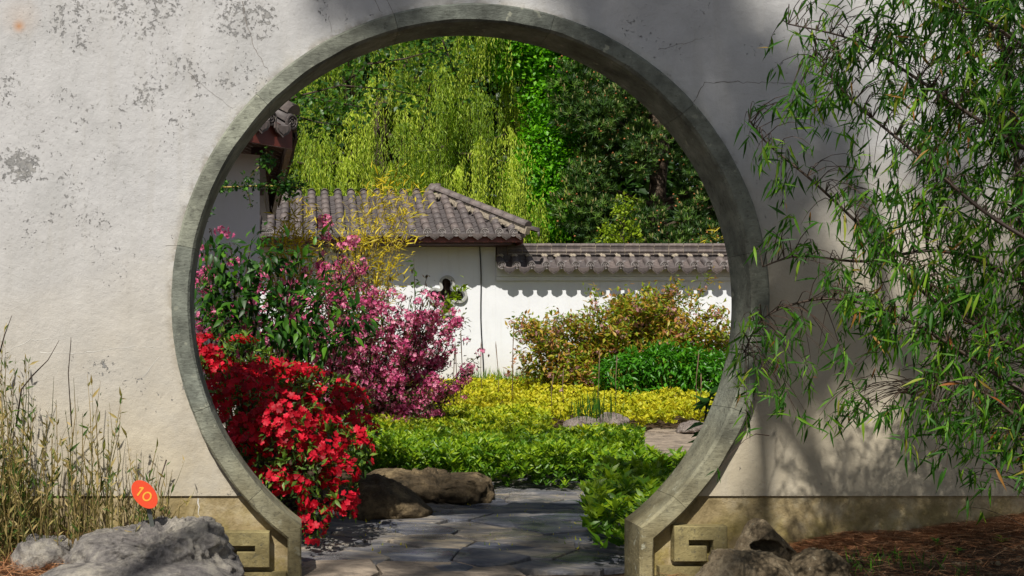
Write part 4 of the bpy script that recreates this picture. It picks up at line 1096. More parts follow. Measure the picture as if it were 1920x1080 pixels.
# --- red azalea
az = thing('azalea_bush', 'azalea bush covered in scarlet red blossom just inside the gate', 'shrub', (0, 6.0, 0))
Ya = 6.0
azb = [pxblob(px, py, r, Ya+dy, .22) for px, py, r, dy in ((395, 665, 42, .75), (450, 690, 60, .72), (380, 720, 70, .65), (520, 740, 65, .6), (590, 745, 55, .65), (640, 770, 55, .6), (675, 815, 36, .1), (440, 780, 80, -.1), (540, 800, 70, -.38), (610, 830, 50, -.3), (490, 705, 45, .7), (560, 720, 40, .7), (470, 740, 60, .35),
      (500, 870, 70, -.4), (570, 880, 50, -.45), (595, 930, 36, -.48), (590, 975, 28, -.5), (640, 880, 34, -.3), (645, 930, 26, -.35), (648, 955, 20, -.35), (450, 860, 80, -.2), (520, 930, 60, -.35), (675, 855, 28, -.2), (585, 1000, 16, -.5))]
p, nd = blob_points(azb, 9500, .82, 1.05)
keep = (nd[:, 1] < .45) & (nd[:, 2] > -.75); p, nd = p[keep], nd[keep]
# flowers leave some holes where leaves and dark inside show
hole_n = np.array([noise.noise((v*6.0).tolist()) for v in p]); fl = hole_n < .11
low = (p[:, 0] < P(560, 0, 6).x) & (p[:, 2] < P(0, 900, 6).z); fl &= ~(low & (rng.random(len(p)) < .8))
fp, fn = p[fl][:5200], nd[fl][:5200]
o = np.argsort(fp[:, 1]-fn[:, 1]*-.2); fp, fn = fp[o], fn[o]
TF = T_petals(5, 1.0, .45, .95)
def bloom_frames(n_, fn_):
    zd = fn_+rng.normal(size=fn_.shape)*.45+np.array((0, -.25, .1)); zd /= np.linalg.norm(zd, axis=1, keepdims=True)
    yd = np.cross(zd, rng.normal(size=zd.shape)); return yd, zd
yd, zd = bloom_frames(len(fp), fn); sc = .015+.008*rng.random(len(fp))
leaf_parts('blossom', TF, L_AZ, az, fp[:300], yd[:300], zd[:300], sc[:300])
V, Fc, R = scatter(TF, fp[300:], yd[300:], zd[300:], sc[300:]); obj('blossoms', npmesh('blossoms', V, Fc, R), L_AZ, az, kind='stuff')
p, nd = blob_points(azb, 4200, .55, 1.03)
V1 = leaves_on(p, nd, T_simple(.38, .05, .1), .040, out=1.1, down=-.1, jitter=.6)
sp, sn = blob_points(azb, 170, 1.0, 1.08); sp, sn = np.repeat(sp, 7, 0), np.repeat(sn, 7, 0)
V2 = leaves_on(sp+rng.normal(size=sp.shape)*.006, sn, T_blade(.30), .048, out=.6, down=-.2, jitter=.8, rnd=.6+.4*rng.random(len(sp)))
V, Fc, R = merge([V1, V2]); obj('leaves', npmesh('leaves', V, Fc, R), L_AZLEAF, az, kind='stuff')
m = MB()
for i in range(26):
    b = random.choice(azb); limb(m, (random.uniform(-.25, .15), 6.1+random.uniform(-.2, .2), -.03), (b[0], b[1]+.05, b[2]), .012, .004, .06, 6, 5)
obj('branches', m.mesh('branches', True), M_BARK, az)
# --- glossy green shrub
gs = thing('green_shrub', 'leafy dark green shrub behind the red azalea, left side of the gate', 'shrub', (-.2, 7.2, 0))
Yg = 7.2
gb = [pxblob(px, py, r, Yg+dy, .25, rz=r*.55) for px, py, r, dy in ((440, 500, 50, 0), (500, 480, 45, 0), (540, 520, 60, -.05), (450, 560, 70, -.1), (540, 590, 80, -.15), (600, 560, 60, 0), (650, 590, 40, .1), (480, 620, 70, -.1), (580, 640, 60, -.1), (400, 540, 50, 0), (640, 640, 40, 0), (420, 600, 50, -.1), (560, 470, 35, .1), (530, 670, 50, 0), (400, 480, 30, .1), (470, 460, 22, .1))]
p, nd, c_ = clumpy(gb, 230, 6, .05, .3)
yd = nd*.9+rng.normal(size=p.shape)*.55; yd[:, 2] -= .35; zd = np.array((0, -.25, 1.))+rng.normal(size=p.shape)*.35; sc = .055+.045*rng.random(len(p))
o = np.argsort(p[:, 1]); p, yd, zd, sc = p[o], yd[o], zd[o], sc[o]
TL = T_blade(.38, .05, .22)
leaf_parts('leaf', TL, L_DARKSHRUB, gs, p[:300], yd[:300], zd[:300], sc[:300])
V, Fc, R = scatter(TL, p[300:], yd[300:], zd[300:], sc[300:]); obj('leaves', npmesh('leaves', V, Fc, R), L_DARKSHRUB, gs, kind='stuff')
m = MB()
for b in gb: limb(m, (random.uniform(-.35, .0), 7.3, -.03), (b[0], b[1], b[2]), .016, .004, .05, 7, 5)
obj('branches', m.mesh('branches', True), M_BARK, gs)
# --- pink weigela: arching sprays of small trumpet flowers
def flowering(name, label, base, sprays, Y, petmat, leafm, ncl, nflow, fs, leafs, nleaf, clus, spread, parts=280):
    t = thing(name, label, 'shrub', base)
    m = MB(); L = []
    for tip in sprays:
        tip = P(tip[0], tip[1], Y+random.uniform(-.5, .5)); b = Vector(base)+Vector((random.gauss(0, .12), random.gauss(0, .12), 0))
        mid = b.lerp(tip, .5)+Vector((random.gauss(0, .06), 0, (tip-b).length*.05)); pts = []
        for i in range(13): u = i/12; pts.append(b*(1-u)**2+mid*2*u*(1-u)+tip*u*u)
        m.tube(pts, [.011*(1-.8*i/12) for i in range(13)], 5)
        for i in range(3, 13): L.append((pts[i], (pts[i]-pts[i-1]).normalized(), i/12))
        for s in range(7):
            k = random.randint(4, 11); d = (pts[k+1]-pts[k]).normalized(); q = pts[k]; e = q+d*random.uniform(.1, .35)+Vector((random.gauss(0, .6), random.gauss(0, .6), random.gauss(.2, .5)))*spread
            m.tube([q, q.lerp(e, .5)+Vector((0, 0, .02)), e], .003, 3, False)
            for i in range(1, 6): L.append((q.lerp(e, i/5), (e-q).normalized(), .8))
    obj('branches', m.mesh('branches', True), M_BARK, t)
    idx = [random.randrange(len(L)) for _ in range(ncl)]
    C = np.array([(L[i][0]+Vector((random.gauss(0, .03), random.gauss(0, .03), random.gauss(0, .03))))[:] for i in idx])
    # cluster meshes
    mes = []
    TP = T_petals(5, 1.0, .7, .8)
    for v in range(6):
        d = sph(nflow); d[:, 2] = d[:, 2]*.6-.1; pos = d*clus*(.5+.6*rng.random((nflow, 1))); yd = np.cross(d, rng.normal(size=d.shape))
        A_ = scatter(TP, pos, yd, d, fs*(.8+.5*rng.random(nflow)))
        nv = len(A_[0]); sv = []; sf = []
        for k, q_ in enumerate(pos): sv += [(0, 0, 0), (.0012, 0, .0012), q_]; sf.append((nv+3*k, nv+3*k+1, nv+3*k+2))
        A_ = (np.concatenate([A_[0], np.array(sv, float)]), np.concatenate([A_[1], np.array(sf)]), np.concatenate([A_[2], np.zeros(len(sv))]))
        me = npmesh('flower_cluster', *A_); me.materials.append(petmat); mes.append((me, A_))
    o = np.argsort(C[:, 1]); C = C[o]
    acc = []
    for i, c in enumerate(C):
        me, A_ = mes[i % 6]; a = random.uniform(0, 6.28); s = random.uniform(.7, 1.25)
        if i < parts: put('flower_cluster', me, t, Matrix.Translation(c) @ Matrix.Rotation(a, 4, 'Z') @ Matrix.Scale(s, 4))
        else:
            R3 = np.array(((math.cos(a), -math.sin(a), 0), (math.sin(a), math.cos(a), 0), (0, 0, 1))); acc.append(((A_[0]*s) @ R3.T+c, A_[1], A_[2]))
    if acc: obj('flowers', npmesh('flowers', *merge(acc)), petmat, t, kind='stuff')
    idx = rng.integers(0, len(L), nleaf); pos = np.array([L[i][0][:] for i in idx])+rng.normal(size=(nleaf, 3))*spread*.28
    dd = np.array([L[i][1][:] for i in idx])
    V_ = leaves_on(pos, dd, T_simple(.42, .05, .12), leafs, out=.5, down=.1, jitter=.7)
    obj('leaves', npmesh('leaves', *V_), leafm, t, kind='stuff')
    return t
Yw = 10.6
sprays = [(615, 450), (635, 470), (600, 480), (660, 500), (690, 510), (585, 520), (720, 560), (700, 540), (735, 580), (650, 540), (760, 600), (790, 570), (795, 585), (815, 605), (845, 600), (850, 630), (835, 660), (820, 690), (800, 730), (830, 760), (780, 760), (745, 770), (710, 770), (690, 740), (720, 700), (760, 680), (790, 640), (740, 630), (690, 610), (660, 590), (700, 660), (640, 620), (880, 690), (780, 790), (720, 790), (680, 690), (800, 610), (770, 720), (610, 560), (850, 730), (380, 510), (400, 560), (440, 600), (420, 480), (380, 610), (520, 540), (560, 560), (560, 620), (500, 620), (600, 640), (640, 680), (660, 740)]
flowering('pink_weigela', 'weigela bush with arching sprays of small pink flowers in front of the white wall', (at(700, Yw), Yw, 0), sprays, Yw, L_PINK, L_WEILEAF, 1250, 13, .0165, .045, 11000, .05, .14)
sp3 = [(372, 480), (366, 520), (380, 560), (374, 600), (395, 500), (420, 540), (440, 590), (470, 560), (430, 460), (500, 620), (540, 560), (590, 600), (600, 540), (520, 500), (480, 520), (400, 470), (560, 640), (620, 650), (610, 610), (550, 500)]
flowering('weigela_sprays', 'thin pink-flowered sprays threading through the dark green shrub at the left rim', (at(470, 7.7), 7.7, 0), sp3, 7.75, L_PINK, L_WEILEAF, 300, 9, .0145, .04, 1500, .035, .09)
# --- far shrubs before the low wall
random.seed(61); rng = np.random.default_rng(61)
Yf = 16.8
sp2 = [(995, 610), (1010, 640), (985, 680), (1040, 620), (1060, 600), (1090, 590), (1110, 570), (1140, 560), (1170, 570), (1200, 560), (1230, 550), (1255, 545), (1280, 550), (1310, 570), (1330, 590), (1350, 610), (1362, 640), (1060, 650), (1100, 640), (1150, 620), (1200, 610), (1250, 600), (1300, 620), (1340, 650), (1000, 700), (1040, 700), (1090, 700), (1140, 660), (1180, 650), (1220, 650), (1270, 650), (1320, 660), (1365, 620), (1120, 690), (1020, 660), (985, 620), (1160, 590), (1210, 580), (1290, 590), (1380, 640), (1400, 620)]
flowering('bronze_shrub', 'rounded bronze-green shrub with pale pink flowers before the low wall', (at(1180, Yf), Yf, .2), sp2, Yf, L_PALEPINK, L_SPIREA, 700, 9, .018, .085, 24000, .045, .22, parts=0)
pb = [pxblob(px, py, r, 16.0, .3) for px, py, r in ((1150, 700, 28), (1190, 690, 34), (1240, 680, 36), (1290, 685, 36), (1340, 690, 34), (1170, 730, 28), (1220, 725, 34), (1280, 725, 36), (1335, 725, 32), (1375, 700, 34))]
pe = thing('peony_shrub', 'bushy bright green leafy shrub low in front of the bronze-green one', 'shrub', (at(1250, 16), 16, .1))
p, nd, c_ = clumpy(pb, 900, 8, .05, .5); obj('leaves', npmesh('leaves', *leaves_on(p, nd, T_simple(.34, .04, .2), .095, down=.2, rnd=crown_rnd(c_, .4))), L_PEONY, pe, kind='stuff')
m = MB()
for i in range(46): x = at(random.uniform(1140, 1380), 16); m.tube([(x, 15.9+random.uniform(-.2, .2), .1), (x+random.gauss(0, .06), 15.9, .65)], .008, 4)
obj('stem', m.mesh('stem'), M_GOLDSTEM, pe, kind='stuff')

# ================================================================== GROUND COVER
def carpet(name, label, inside, n, hfun, mat, T, size, per, seed, bounds, up=1.1):
    r = np.random.default_rng(seed); x0, x1, y0, y1 = bounds
    xy = np.stack([x0+(x1-x0)*r.random(n*3), y0+(y1-y0)*r.random(n*3)], 1)
    ok = np.array([inside(x, y) for x, y in xy]); xy = xy[ok][:n]
    h = np.array([hfun(x, y) for x, y in xy]); lay = r.random(len(xy))**.45
    c = np.stack([xy[:, 0], xy[:, 1], h*lay], 1)
    p = np.repeat(c, per, 0)+r.normal(size=(len(c)*per, 3))*.008
    a = r.random(len(p))*2*PI; yd = np.stack([np.cos(a), np.sin(a), .35+1.1*r.random(len(p))], 1)
    zd = np.array((0, -.35, up*.6))+r.normal(size=p.shape)*.5
    cl = np.repeat(r.random(len(c)), per)
    V_ = scatter(T, p, yd, zd, size*(.7+.6*r.random(len(p))), np.clip(.45*cl+.35*r.random(len(p))+.25*np.repeat(lay, per)-.02, 0, 1))
    o = obj(name, npmesh(name, *V_), mat, kind='stuff')
    if label: o['label'] = label; o['category'] = 'ground cover'
    return o
def hn(x, y, s=1.0): return .06*noise.noise((x*1.3*s, y*1.3*s, 0))+.06*noise.noise((x*3.6, y*3.6, 2))+.03*noise.noise((x*9, y*9, 5))
def in_green(x, y):
    if y > 10.4: return False
    front = 7.75-.10*(x-.8)+.9*max(0, x-1.75)
    if x < .35+(0 if y > 8 else .4): return False
    return y > max(7.35, front) and x < (2.68 if y < 8 else .295*y) and (y < 9.5 or x < .215*y) and y < 9.9+.6*random.random()
carpet('green_ground_cover', 'low green leafy ground cover spreading along the path edge', in_green, 7800, lambda x, y: .28+hn(x, y), L_COVER, T_simple(.36, .04, .12), .046, 8, 3, (.3, 3.3, 7.2, 10.4))
def in_mid(x, y):
    return y > 8.6+1.2*random.random() and y < 11.4+1.6*random.random() and x > .6 and x < .285*y and (y < 9.6 or x < .215*y)
carpet('lime_ground_cover', 'yellow-green ground cover behind the green one', lambda x, y: in_mid(x, y), 5200, lambda x, y: .30+hn(x, y), leafmat('lime_cover_leaf', [(0, (.06, .14, .008)), (.5, (.24, .34, .012)), (1, (.58, .58, .02))], .32, .45, .35, (1.2, 1.2, .5)), T_simple(.4, .04, .1), .048, 8, 4, (.6, 3.7, 8.6, 13.0))
def in_gold(x, y):
    if y < 11.6 or y > 18.9: return False
    right_gap = x > .21*y and y < 13.1+.25*math.sin(x*3)
    if 3.0 < x < 3.75 and y < 13.5: return False
    return not right_gap and x > .4
carpet('golden_ground_cover', 'golden yellow ground cover lit by the sun before the white wall', in_gold, 9500, lambda x, y: .27+hn(x, y)+.16*sst(13.5, 18, y), L_GOLD, T_simple(.5, .04, .08), .056, 8, 5, (.4, 7.6, 11.6, 18.9))
def in_right(x, y): return x > 1.24+(y-5.1)*.30+.05*math.sin(y*5) and x < 2.4+(y-5.1)*.2 and 5.06 < y < 7.6 and not (y > 7.0 and x > 2.5)
carpet('leafy_ground_cover', 'bright green rosette ground cover against the right gate post', in_right, 1500, lambda x, y: .26+hn(x, y, 2)-.10*max(0, 1.5-x), L_COVER, T_blade(.36, .04, .2), .056, 9, 6, (1.0, 3.0, 5.06, 7.6))
# grass along the far wall
def blades(pos, L, w, lean=.25, T=None):
    n = len(pos); yd = rng.normal(size=(n, 3))*lean+np.array((0, 0, 1.)); zd = rng.normal(size=(n, 3))*np.array((1, 1, .1)); return scatter(T or T_simple(w, .02, .0), pos, yd, zd, L*(.5+rng.random(n)))
xy = rng.random((1400, 2)); pos = np.stack([at(880, 18.5)+xy[:, 0]*2.0, 18.2+xy[:, 1]*.9, np.full(1400, .22)], 1)
o = obj('wall_grass', npmesh('wall_grass', *blades(pos, .30, .05, .35)), L_COVER, kind='stuff')
# weeds in the path joints and along the edges
pos = []
for i in range(260):
    x, y = random.uniform(.3, 2.6), random.uniform(5.4, 7.7); pos.append((x, y, -.03))
pos = np.repeat(np.array(pos), 5, 0)+rng.normal(size=(1300, 3))*np.array((.03, .02, 0))
obj('path_moss', npmesh('path_moss', *blades(pos, .035, .25, .8)), L_GOLD, kind='stuff')
# thin dry reeds standing in the yellow bed
reed_px = [(857, 740, 640, 12.8), (862, 745, 618, 12.9), (850, 742, 655, 12.9), (905, 735, 640, 16.5), (935, 738, 640, 16), (962, 740, 600, 14.5), (958, 735, 655, 15), (1120, 745, 655, 13.3), (1057, 748, 690, 14), (1035, 752, 700, 13.5), (1155, 742, 665, 13.6), (1306, 745, 660, 13), (1312, 742, 700, 13.4)]
where = ['left one of three dry stalks beside the pink shrub', 'tallest of three dry stalks beside the pink shrub', 'leaning stalk beside the pink shrub', 'thin stalk in front of the cable', 'thin stalk just right of the cable', 'tall dark stalk standing alone against the white wall', 'short stalk beside the tall dark one', 'pale stalk in front of the bronze-green shrub', 'thin leaning stalk in the golden bed', 'shortest leaning stalk in the golden bed', 'pale stalk left of the bright green shrub', 'brown stalk in front of the bright green shrub', 'short brown stalk at the right of the bright green shrub']
for (px, pb_, ptp, Y), w in zip(reed_px, where):
    a, b = P(px, pb_+18, Y), P(px+random.uniform(-7, 5), ptp, Y); m = MB(); m.tube([a, a.lerp(b, .5)+Vector((random.gauss(0, .015), 0, 0)), a.lerp(b, .93), b], [.0045, .004, .007, .001], 5)
    tag(obj('dry_reed', m.mesh('dry_reed', True), simple('reed_brown', (.16, .10, .06), .8) if 'reed_brown' not in bpy.data.materials else bpy.data.materials['reed_brown']), w, 'reed', 'dry reeds in the garden bed')
# horsetail clump by the far rocks
t = thing('horsetail_clump', 'clump of dark green upright rushes beside the pink rocks', 'plant', (at(1110, 11.6), 11.6, 0))
pos = np.stack([at(1110, 11.6)+rng.normal(size=60)*.13, 11.6+rng.normal(size=60)*.12, np.full(60, .2)], 1)
obj('stem', npmesh('stem', *blades(pos, .26, .035, .12)), L_DARKSHRUB, t, kind='stuff')
# slender sapling in front of the quatrefoil
m = MB(); a, b = P(779, 600, 15), P(776, 485, 15); m.tube([a-Vector((0, 0, 1.0)), a, b], [.01, .008, .003], 5)
t = thing('slender_sapling', 'slender leafy sapling tip rising left of the quatrefoil window', 'plant', (a.x, 15, 0)); obj('stem', m.mesh('stem'), M_BARK, t)
q = np.array([a.lerp(b, u)[:] for u in np.linspace(.35, .95, 16)]); obj('leaves', npmesh('leaves', *leaves_on(q, np.tile((0, 0, .4), (16, 1)), T_simple(.5), .11, jitter=1.0, rnd=.2+.3*rng.random(16))), L_COVER, t)
# spray of green leaves across the quatrefoil
m = MB(); pts = [P(px, py, 15.5) for px, py in ((800, 620), (825, 590), (845, 565), (868, 535))]; m.tube([pts[0]-Vector((.2, 0, 1.2))]+pts, [.012, .01, .008, .006, .002], 5)
t = thing('fern_spray', 'bright green leafy spray crossing the quatrefoil window', 'plant', (pts[0].x, 15.5, 0)); obj('stem', m.mesh('stem'), M_BARK, t)
q = []
for a, b in zip(pts[:-1], pts[1:]): q += [(a.lerp(b, random.random())+Vector((random.gauss(0, .04), 0, random.gauss(0, .04))))[:] for _ in range(34)]
q = np.array(q); obj('leaves', npmesh('leaves', *leaves_on(q, np.tile((.5, 0, .4), (len(q), 1)), T_simple(.4), .10, jitter=.8)), L_YGREEN, t, kind='stuff')
# broadleaf plant at the right inner edge of the gate
t = thing('broadleaf_plant', 'dark broad-leaved plant half hidden behind the right side of the ring', 'plant', (at(1320, 6.6), 6.6, 0))
m = MB(); pts = [P(px, py, 6.6) for px, py in ((1330, 1000), (1322, 900), (1318, 830), (1325, 760), (1335, 735))]; m.tube(pts, [.012, .01, .008, .005, .003], 5); obj('stem', m.mesh('stem', True), M_BARK, t)
q = np.array([(pts[k].lerp(pts[k+1], f))[:] for k in (1, 2, 3) for f in np.linspace(0, 1, 13)]); n = len(q)
yd = rng.normal(size=(n, 3))*np.array((1, .5, .4)); leaf_parts('leaf', T_blade(.5, .05, .3), L_DARKSHRUB, t, q, yd+np.array((0, 0, .1)), np.tile((0, -.4, 1.), (n, 1)), .07+.06*rng.random(n))
# leafy branch hanging in front of the wing
t = thing('quince_branch', 'small dark leafy branch crossing in front of the white wing under the eave', 'branch', P(520, 350, 8.2))
m = MB(); lines = [[(560, 352), (500, 348), (445, 350), (402, 352)], [(458, 346), (480, 318), (500, 300), (500, 285)], [(460, 352), (468, 372), (470, 388)], [(402, 352), (396, 370)], [(392, 395), (384, 402)], [(520, 350), (545, 370)]]
q = []
for li, l in enumerate(lines):
    pts = [P(px, py, 8.2) for px, py in l]; m.tube(pts, .006 if li == 0 else .003, 5)
    dens = 2.2 if li in (0, 1, 5, 6) else 1.2
    for a, b in zip(pts[:-1], pts[1:]):
        for k in range(int((b-a).length*150*dens)): q.append((a.lerp(b, random.random())+Vector((random.gauss(0, .018), random.gauss(0, .03), random.gauss(0, .018))))[:])
for cx_, cy_, r, n in ((500, 300, 14, 60), (535, 345, 22, 130), (415, 345, 12, 50), (562, 345, 12, 30), (388, 400, 10, 30)):
    for k in range(n): q.append((P(cx_+random.gauss(0, r*.6), cy_+random.gauss(0, r*.6), 8.2+random.gauss(0, .05)))[:])
obj('stem', m.mesh('stem', True), M_GOLDSTEM, t)
q = np.array(q); n = len(q); yd = rng.normal(size=(n, 3)); yd[:, 2] -= .3; zd = np.array((0, -.6, .8))+rng.normal(size=(n, 3))*.5; sc = .022+.020*rng.random(n)
leaf_parts('leaf', T_simple(.6, .06, .15), L_DARKSHRUB, t, q[:280], yd[:280], zd[:280], sc[:280])
obj('leaves', npmesh('leaves', *scatter(T_simple(.6, .06, .15), q[280:], yd[280:], zd[280:], sc[280:])), L_DARKSHRUB, t, kind='stuff')

# ================================================================== FOREGROUND LEFT: REEDS, NEEDLES, MARKER
random.seed(71); rng = np.random.default_rng(71)
def reed_clump(label, specs, base):
    t = thing('reed_clump', label, 'reeds', base, None)
    Vs = []; Lp = []; Ld = []
    m = MB()
    for x0, x1, ylo, yhi, n, lf in specs:
        for i in range(n):
            px = random.uniform(x0, x1); Y = random.uniform(4.38, 4.75); top = random.uniform(yhi, ylo)
            if random.random() < .5: top = random.uniform(top, 930)
            b = P(px+random.uniform(-12, 12), 0, Y); b.z = hfront(b.x, Y)-.01; e = P(px+random.gauss(0, 22), top, Y+random.uniform(-.06, .06))
            if e.z < b.z+.08: continue
            k = b.lerp(e, .5)+Vector((random.gauss(0, .012), 0, 0)); pts = [b, k, b.lerp(e, .8)+Vector((random.gauss(0, .01), 0, 0)), e]
            r = random.uniform(.0009, .0024); m.tube(pts, [r, r, r*.8, r*.3], 4, False)
            for j in range(int(lf*(e.z-b.z)*10*random.uniform(.5, 1.5))):
                u = random.random(); s = 0 if u < .5 else 1; q = pts[0].lerp(pts[1], u*2) if s == 0 else pts[1].lerp(pts[3], u*2-1)
                Lp.append(q[:]); Ld.append((random.gauss(0, .45), random.gauss(0, .35), random.uniform(.2, 1.1)))
    me = m.mesh('stems'); a = me.attributes.new('rnd', 'FLOAT', 'POINT'); nv = len(me.vertices); a.data.foreach_set('value', np.repeat(rng.random(nv//4+1), 4)[:nv].astype(np.float32))
    obj('stems', me, L_STRAW, t, kind='stuff')
    Lp, Ld = np.array(Lp), np.array(Ld); n = len(Lp); zd = rng.normal(size=(n, 3))*np.array((.6, .6, .3))+np.array((0, -.7, .3)); sc = .014+.045*rng.random(n)**2.2
    k = min(150, n//3); o = np.argsort(-sc); a_ = o[:k]; b_ = o[k:]
    leaf_parts('leaf', T_blade(.20, .03, .15), L_REED, t, Lp[a_], Ld[a_], zd[a_], sc[a_])
    obj('leaves', npmesh('leaves', *scatter(T_simple(.22, .03, .1), Lp[b_], Ld[b_], zd[b_], sc[b_])), L_REED, t, kind='stuff')
    return t
reed_clump('dense tall clump of green and straw reeds at the left edge', [(-40, 60, 900, 640, 100, 5.5), (-30, 40, 760, 600, 16, 3)], P(15, 985, 4.6))
reed_clump('middle clump of thin straw reeds against the wall', [(60, 160, 930, 730, 40, 3.4), (130, 200, 880, 690, 28, 3.4), (60, 130, 760, 640, 6, .6)], P(140, 985, 4.6))
reed_clump('sparse right-hand reeds around the orange marker', [(190, 300, 930, 800, 26, 3.2), (240, 310, 960, 900, 22, 3), (300, 318, 900, 860, 3, 1.2)], P(250, 985, 4.6))
# dry curved stems
m = MB(); m.tube([P(px, py, 4.55) for px, py in ((30, 800), (40, 730), (60, 705), (90, 675), (111, 638))], [.004, .0035, .003, .002, .001], 5)
m.tube([P(px, py, 4.6) for px, py in ((134, 800), (128, 700), (133, 640), (133, 632))], [.002, .002, .0015, .001], 4)
m.tube([P(px, py, 4.6) for px, py in ((285, 990), (300, 900), (312, 862))], [.002, .0018, .003], 4)
m.tube([P(px, py, 4.55) for px, py in ((0, 660), (8, 630), (22, 592))], [.003, .0025, .001], 4)
tag(obj('dead_stalk', m.mesh('dead_stalk', True), M_BAMSTEM), 'long bare dark stalks curving out above the left reeds', 'stalk')
# litter of pine needles
def litter(name, region, n, L, mat, dz=.004, seed=1, tilt=.12, w=.02):
    r = np.random.default_rng(seed); pts = []
    while len(pts) < n:
        x, y = region(r); pts.append((x, y, hfront(x, y)+dz+r.random()*.016))
    p = np.array(pts); a = r.normal(size=n)*.9; yd = np.stack([np.cos(a), np.sin(a)*.8, r.normal(size=n)*tilt], 1)
    return obj(name, npmesh(name, *scatter(T_simple(w, .004, .0), p-yd*L*.5, yd, r.normal(size=(n, 3))*.3+np.array((0, 0, 1)), L*(.5+.9*r.random(n)))), mat, kind='stuff')
litter('pine_needles', lambda r: (1.75+r.random()*1.5, 4.86-abs(r.normal())*.16), 6500, .10, L_LITTER, seed=2)
litter('fallen_needles', lambda r: (1.5+r.random()*1.9, 3.9+r.random()*.95), 5200, .09, L_LITTER, seed=3)
litter('dry_litter', lambda r: (-1.35+r.random()*1.0, 4.2+r.random()*.62), 5200, .10, L_LITTER, seed=4, tilt=.35)
# crumbs and little stones on the soil
U, Fc3 = ICO[3]; keepf = Fc3
bmx = bmesh.new(); bmesh.ops.create_icosphere(bmx, subdivisions=1, radius=1); UV_ = np.array([v.co[:] for v in bmx.verts]); UF = np.array([[v.index for v in f.verts] for f in bmx.faces]); bmx.free()
n = 2200; x = 1.5+rng.random(n)*1.9; y = 3.85+rng.random(n)*1.0; z = np.array([hfront(a, b) for a, b in zip(x, y)]); pos = np.stack([x, y, z], 1)
obj('soil_crumbs', npmesh('soil_crumbs', *scatter((UV_, UF), pos, sph(n), sph(n), .0025+.010*rng.random(n)**4)), M_LIMEST2, kind='stuff')
# seedlings and grass on the right soil
sl_ = [(1878, 1000, 4.55, 'tiny pale green seedling near the right end of the soil'), (1795, 1005, 4.5, 'small green weed on the dark soil below the hanging bamboo'), (1755, 1006, 4.62, 'little weed just left of the larger green weed on the soil'), (1685, 1012, 4.45, 'small tuft-like weed in the middle of the needle bed')]
for px, py, Y, lab in sl_:
    b = P(px, 0, Y); b.z = hfront(b.x, Y); t = thing('seedling', lab, 'weed', b[:], 'weeds on the bare soil')
    m = MB(); m.tube([b, b+Vector((0, 0, .035))], .0015, 4); obj('stem', m.mesh('stem'), M_GOLDSTEM, t)
    k = 9; a = rng.random(k)*6.28; yd = np.stack([np.cos(a), np.sin(a), .5*np.ones(k)], 1); leaf_parts('leaf', T_blade(.35), L_PEONY if px != 1878 else L_YGREEN, t, np.tile(b[:], (k, 1))+np.array((0, 0, .03))*rng.random((k, 1)), yd, np.tile((0, 0, 1.), (k, 1)), .022+.016*rng.random(k), 3)
n = 170; cxs = rng.choice(6, n); cc = np.array([(P(px, 0, Y).x, Y) for px, Y in ((1640, 4.4), (1605, 4.5), (1700, 4.35), (1560, 4.25), (1770, 4.3), (1455, 4.35))])
xy = cc[cxs]+rng.normal(size=(n, 2))*.055; pos = np.array([(a, b, hfront(a, b)) for a, b in xy]); obj('grass_wisps', npmesh('grass_wisps', *blades(pos, .055, .05, .5)), L_PEONY, kind='stuff')
# orange plant marker
mk = thing('plant_marker', 'orange-red oval marker with a yellow number on a short grey stake among the reeds', 'sign', P(283, 985, 4.5))
c = P(271, 927, 4.34); ax = Vector((.62, .05, -.78)).normalized(); nrm = Vector((-.30, -.92, .28)); nrm = (nrm-ax*nrm.dot(ax)).normalized(); bx = ax.cross(nrm)*-1
def on(u, v, d=0): return c+ax*u+bx*v+nrm*d
V = []; n = 28; A_, B_ = .060, .040
for d in (.0015, -.0015): V += [on(math.cos(2*PI*k/n)*A_, math.sin(2*PI*k/n)*B_, d) for k in range(n)]
Fs = [tuple(range(n)), tuple(range(2*n-1, n-1, -1))]+[(k, (k+1) % n, n+(k+1) % n, n+k) for k in range(n)]
mm = MB(); mm.add(V, Fs); obj('plate', mm.mesh('plate'), simple('orange_enamel', (.80, .085, .035), .35, .06, 3, .03), mk)
M_YEL = simple('yellow_paint', (.85, .42, .05), .5, .05)
# the number 10, read along the plate
rd = (Vector((.80, 0, -.60))-nrm*Vector((.80, 0, -.60)).dot(nrm)).normalized(); ru = nrm.cross(rd)*-1
if ru.z < 0: ru = -ru
def tx(u, v): return c+rd*u+ru*v+nrm*.0022
V = []; Fs = []; n = 24
for k in range(n):
    a = 2*PI*k/n; V += [tx(.012+math.cos(a)*.0165, math.sin(a)*.019), tx(.012+math.cos(a)*.0105, math.sin(a)*.013)]
for k in range(n): j = (k+1) % n; Fs.append((2*k, 2*j, 2*j+1, 2*k+1))
b = len(V); V += [tx(-.022, -.019), tx(-.0155, -.019), tx(-.0155, .019), tx(-.022, .019), tx(-.022, .012), tx(-.030, .006), tx(-.030, .012)]
Fs += [(b, b+1, b+2, b+3), (b+3, b+6, b+5, b+4)]
obj('number', pymesh('number', V, Fs), M_YEL, mk)
m = MB(); m.beam(P(287, 992, 4.38), P(274, 930, 4.352), .016, .008, Vector((0, 1, 0))); obj('stake', m.mesh('stake'), simple('grey_metal', (.10, .11, .10), .5), mk)

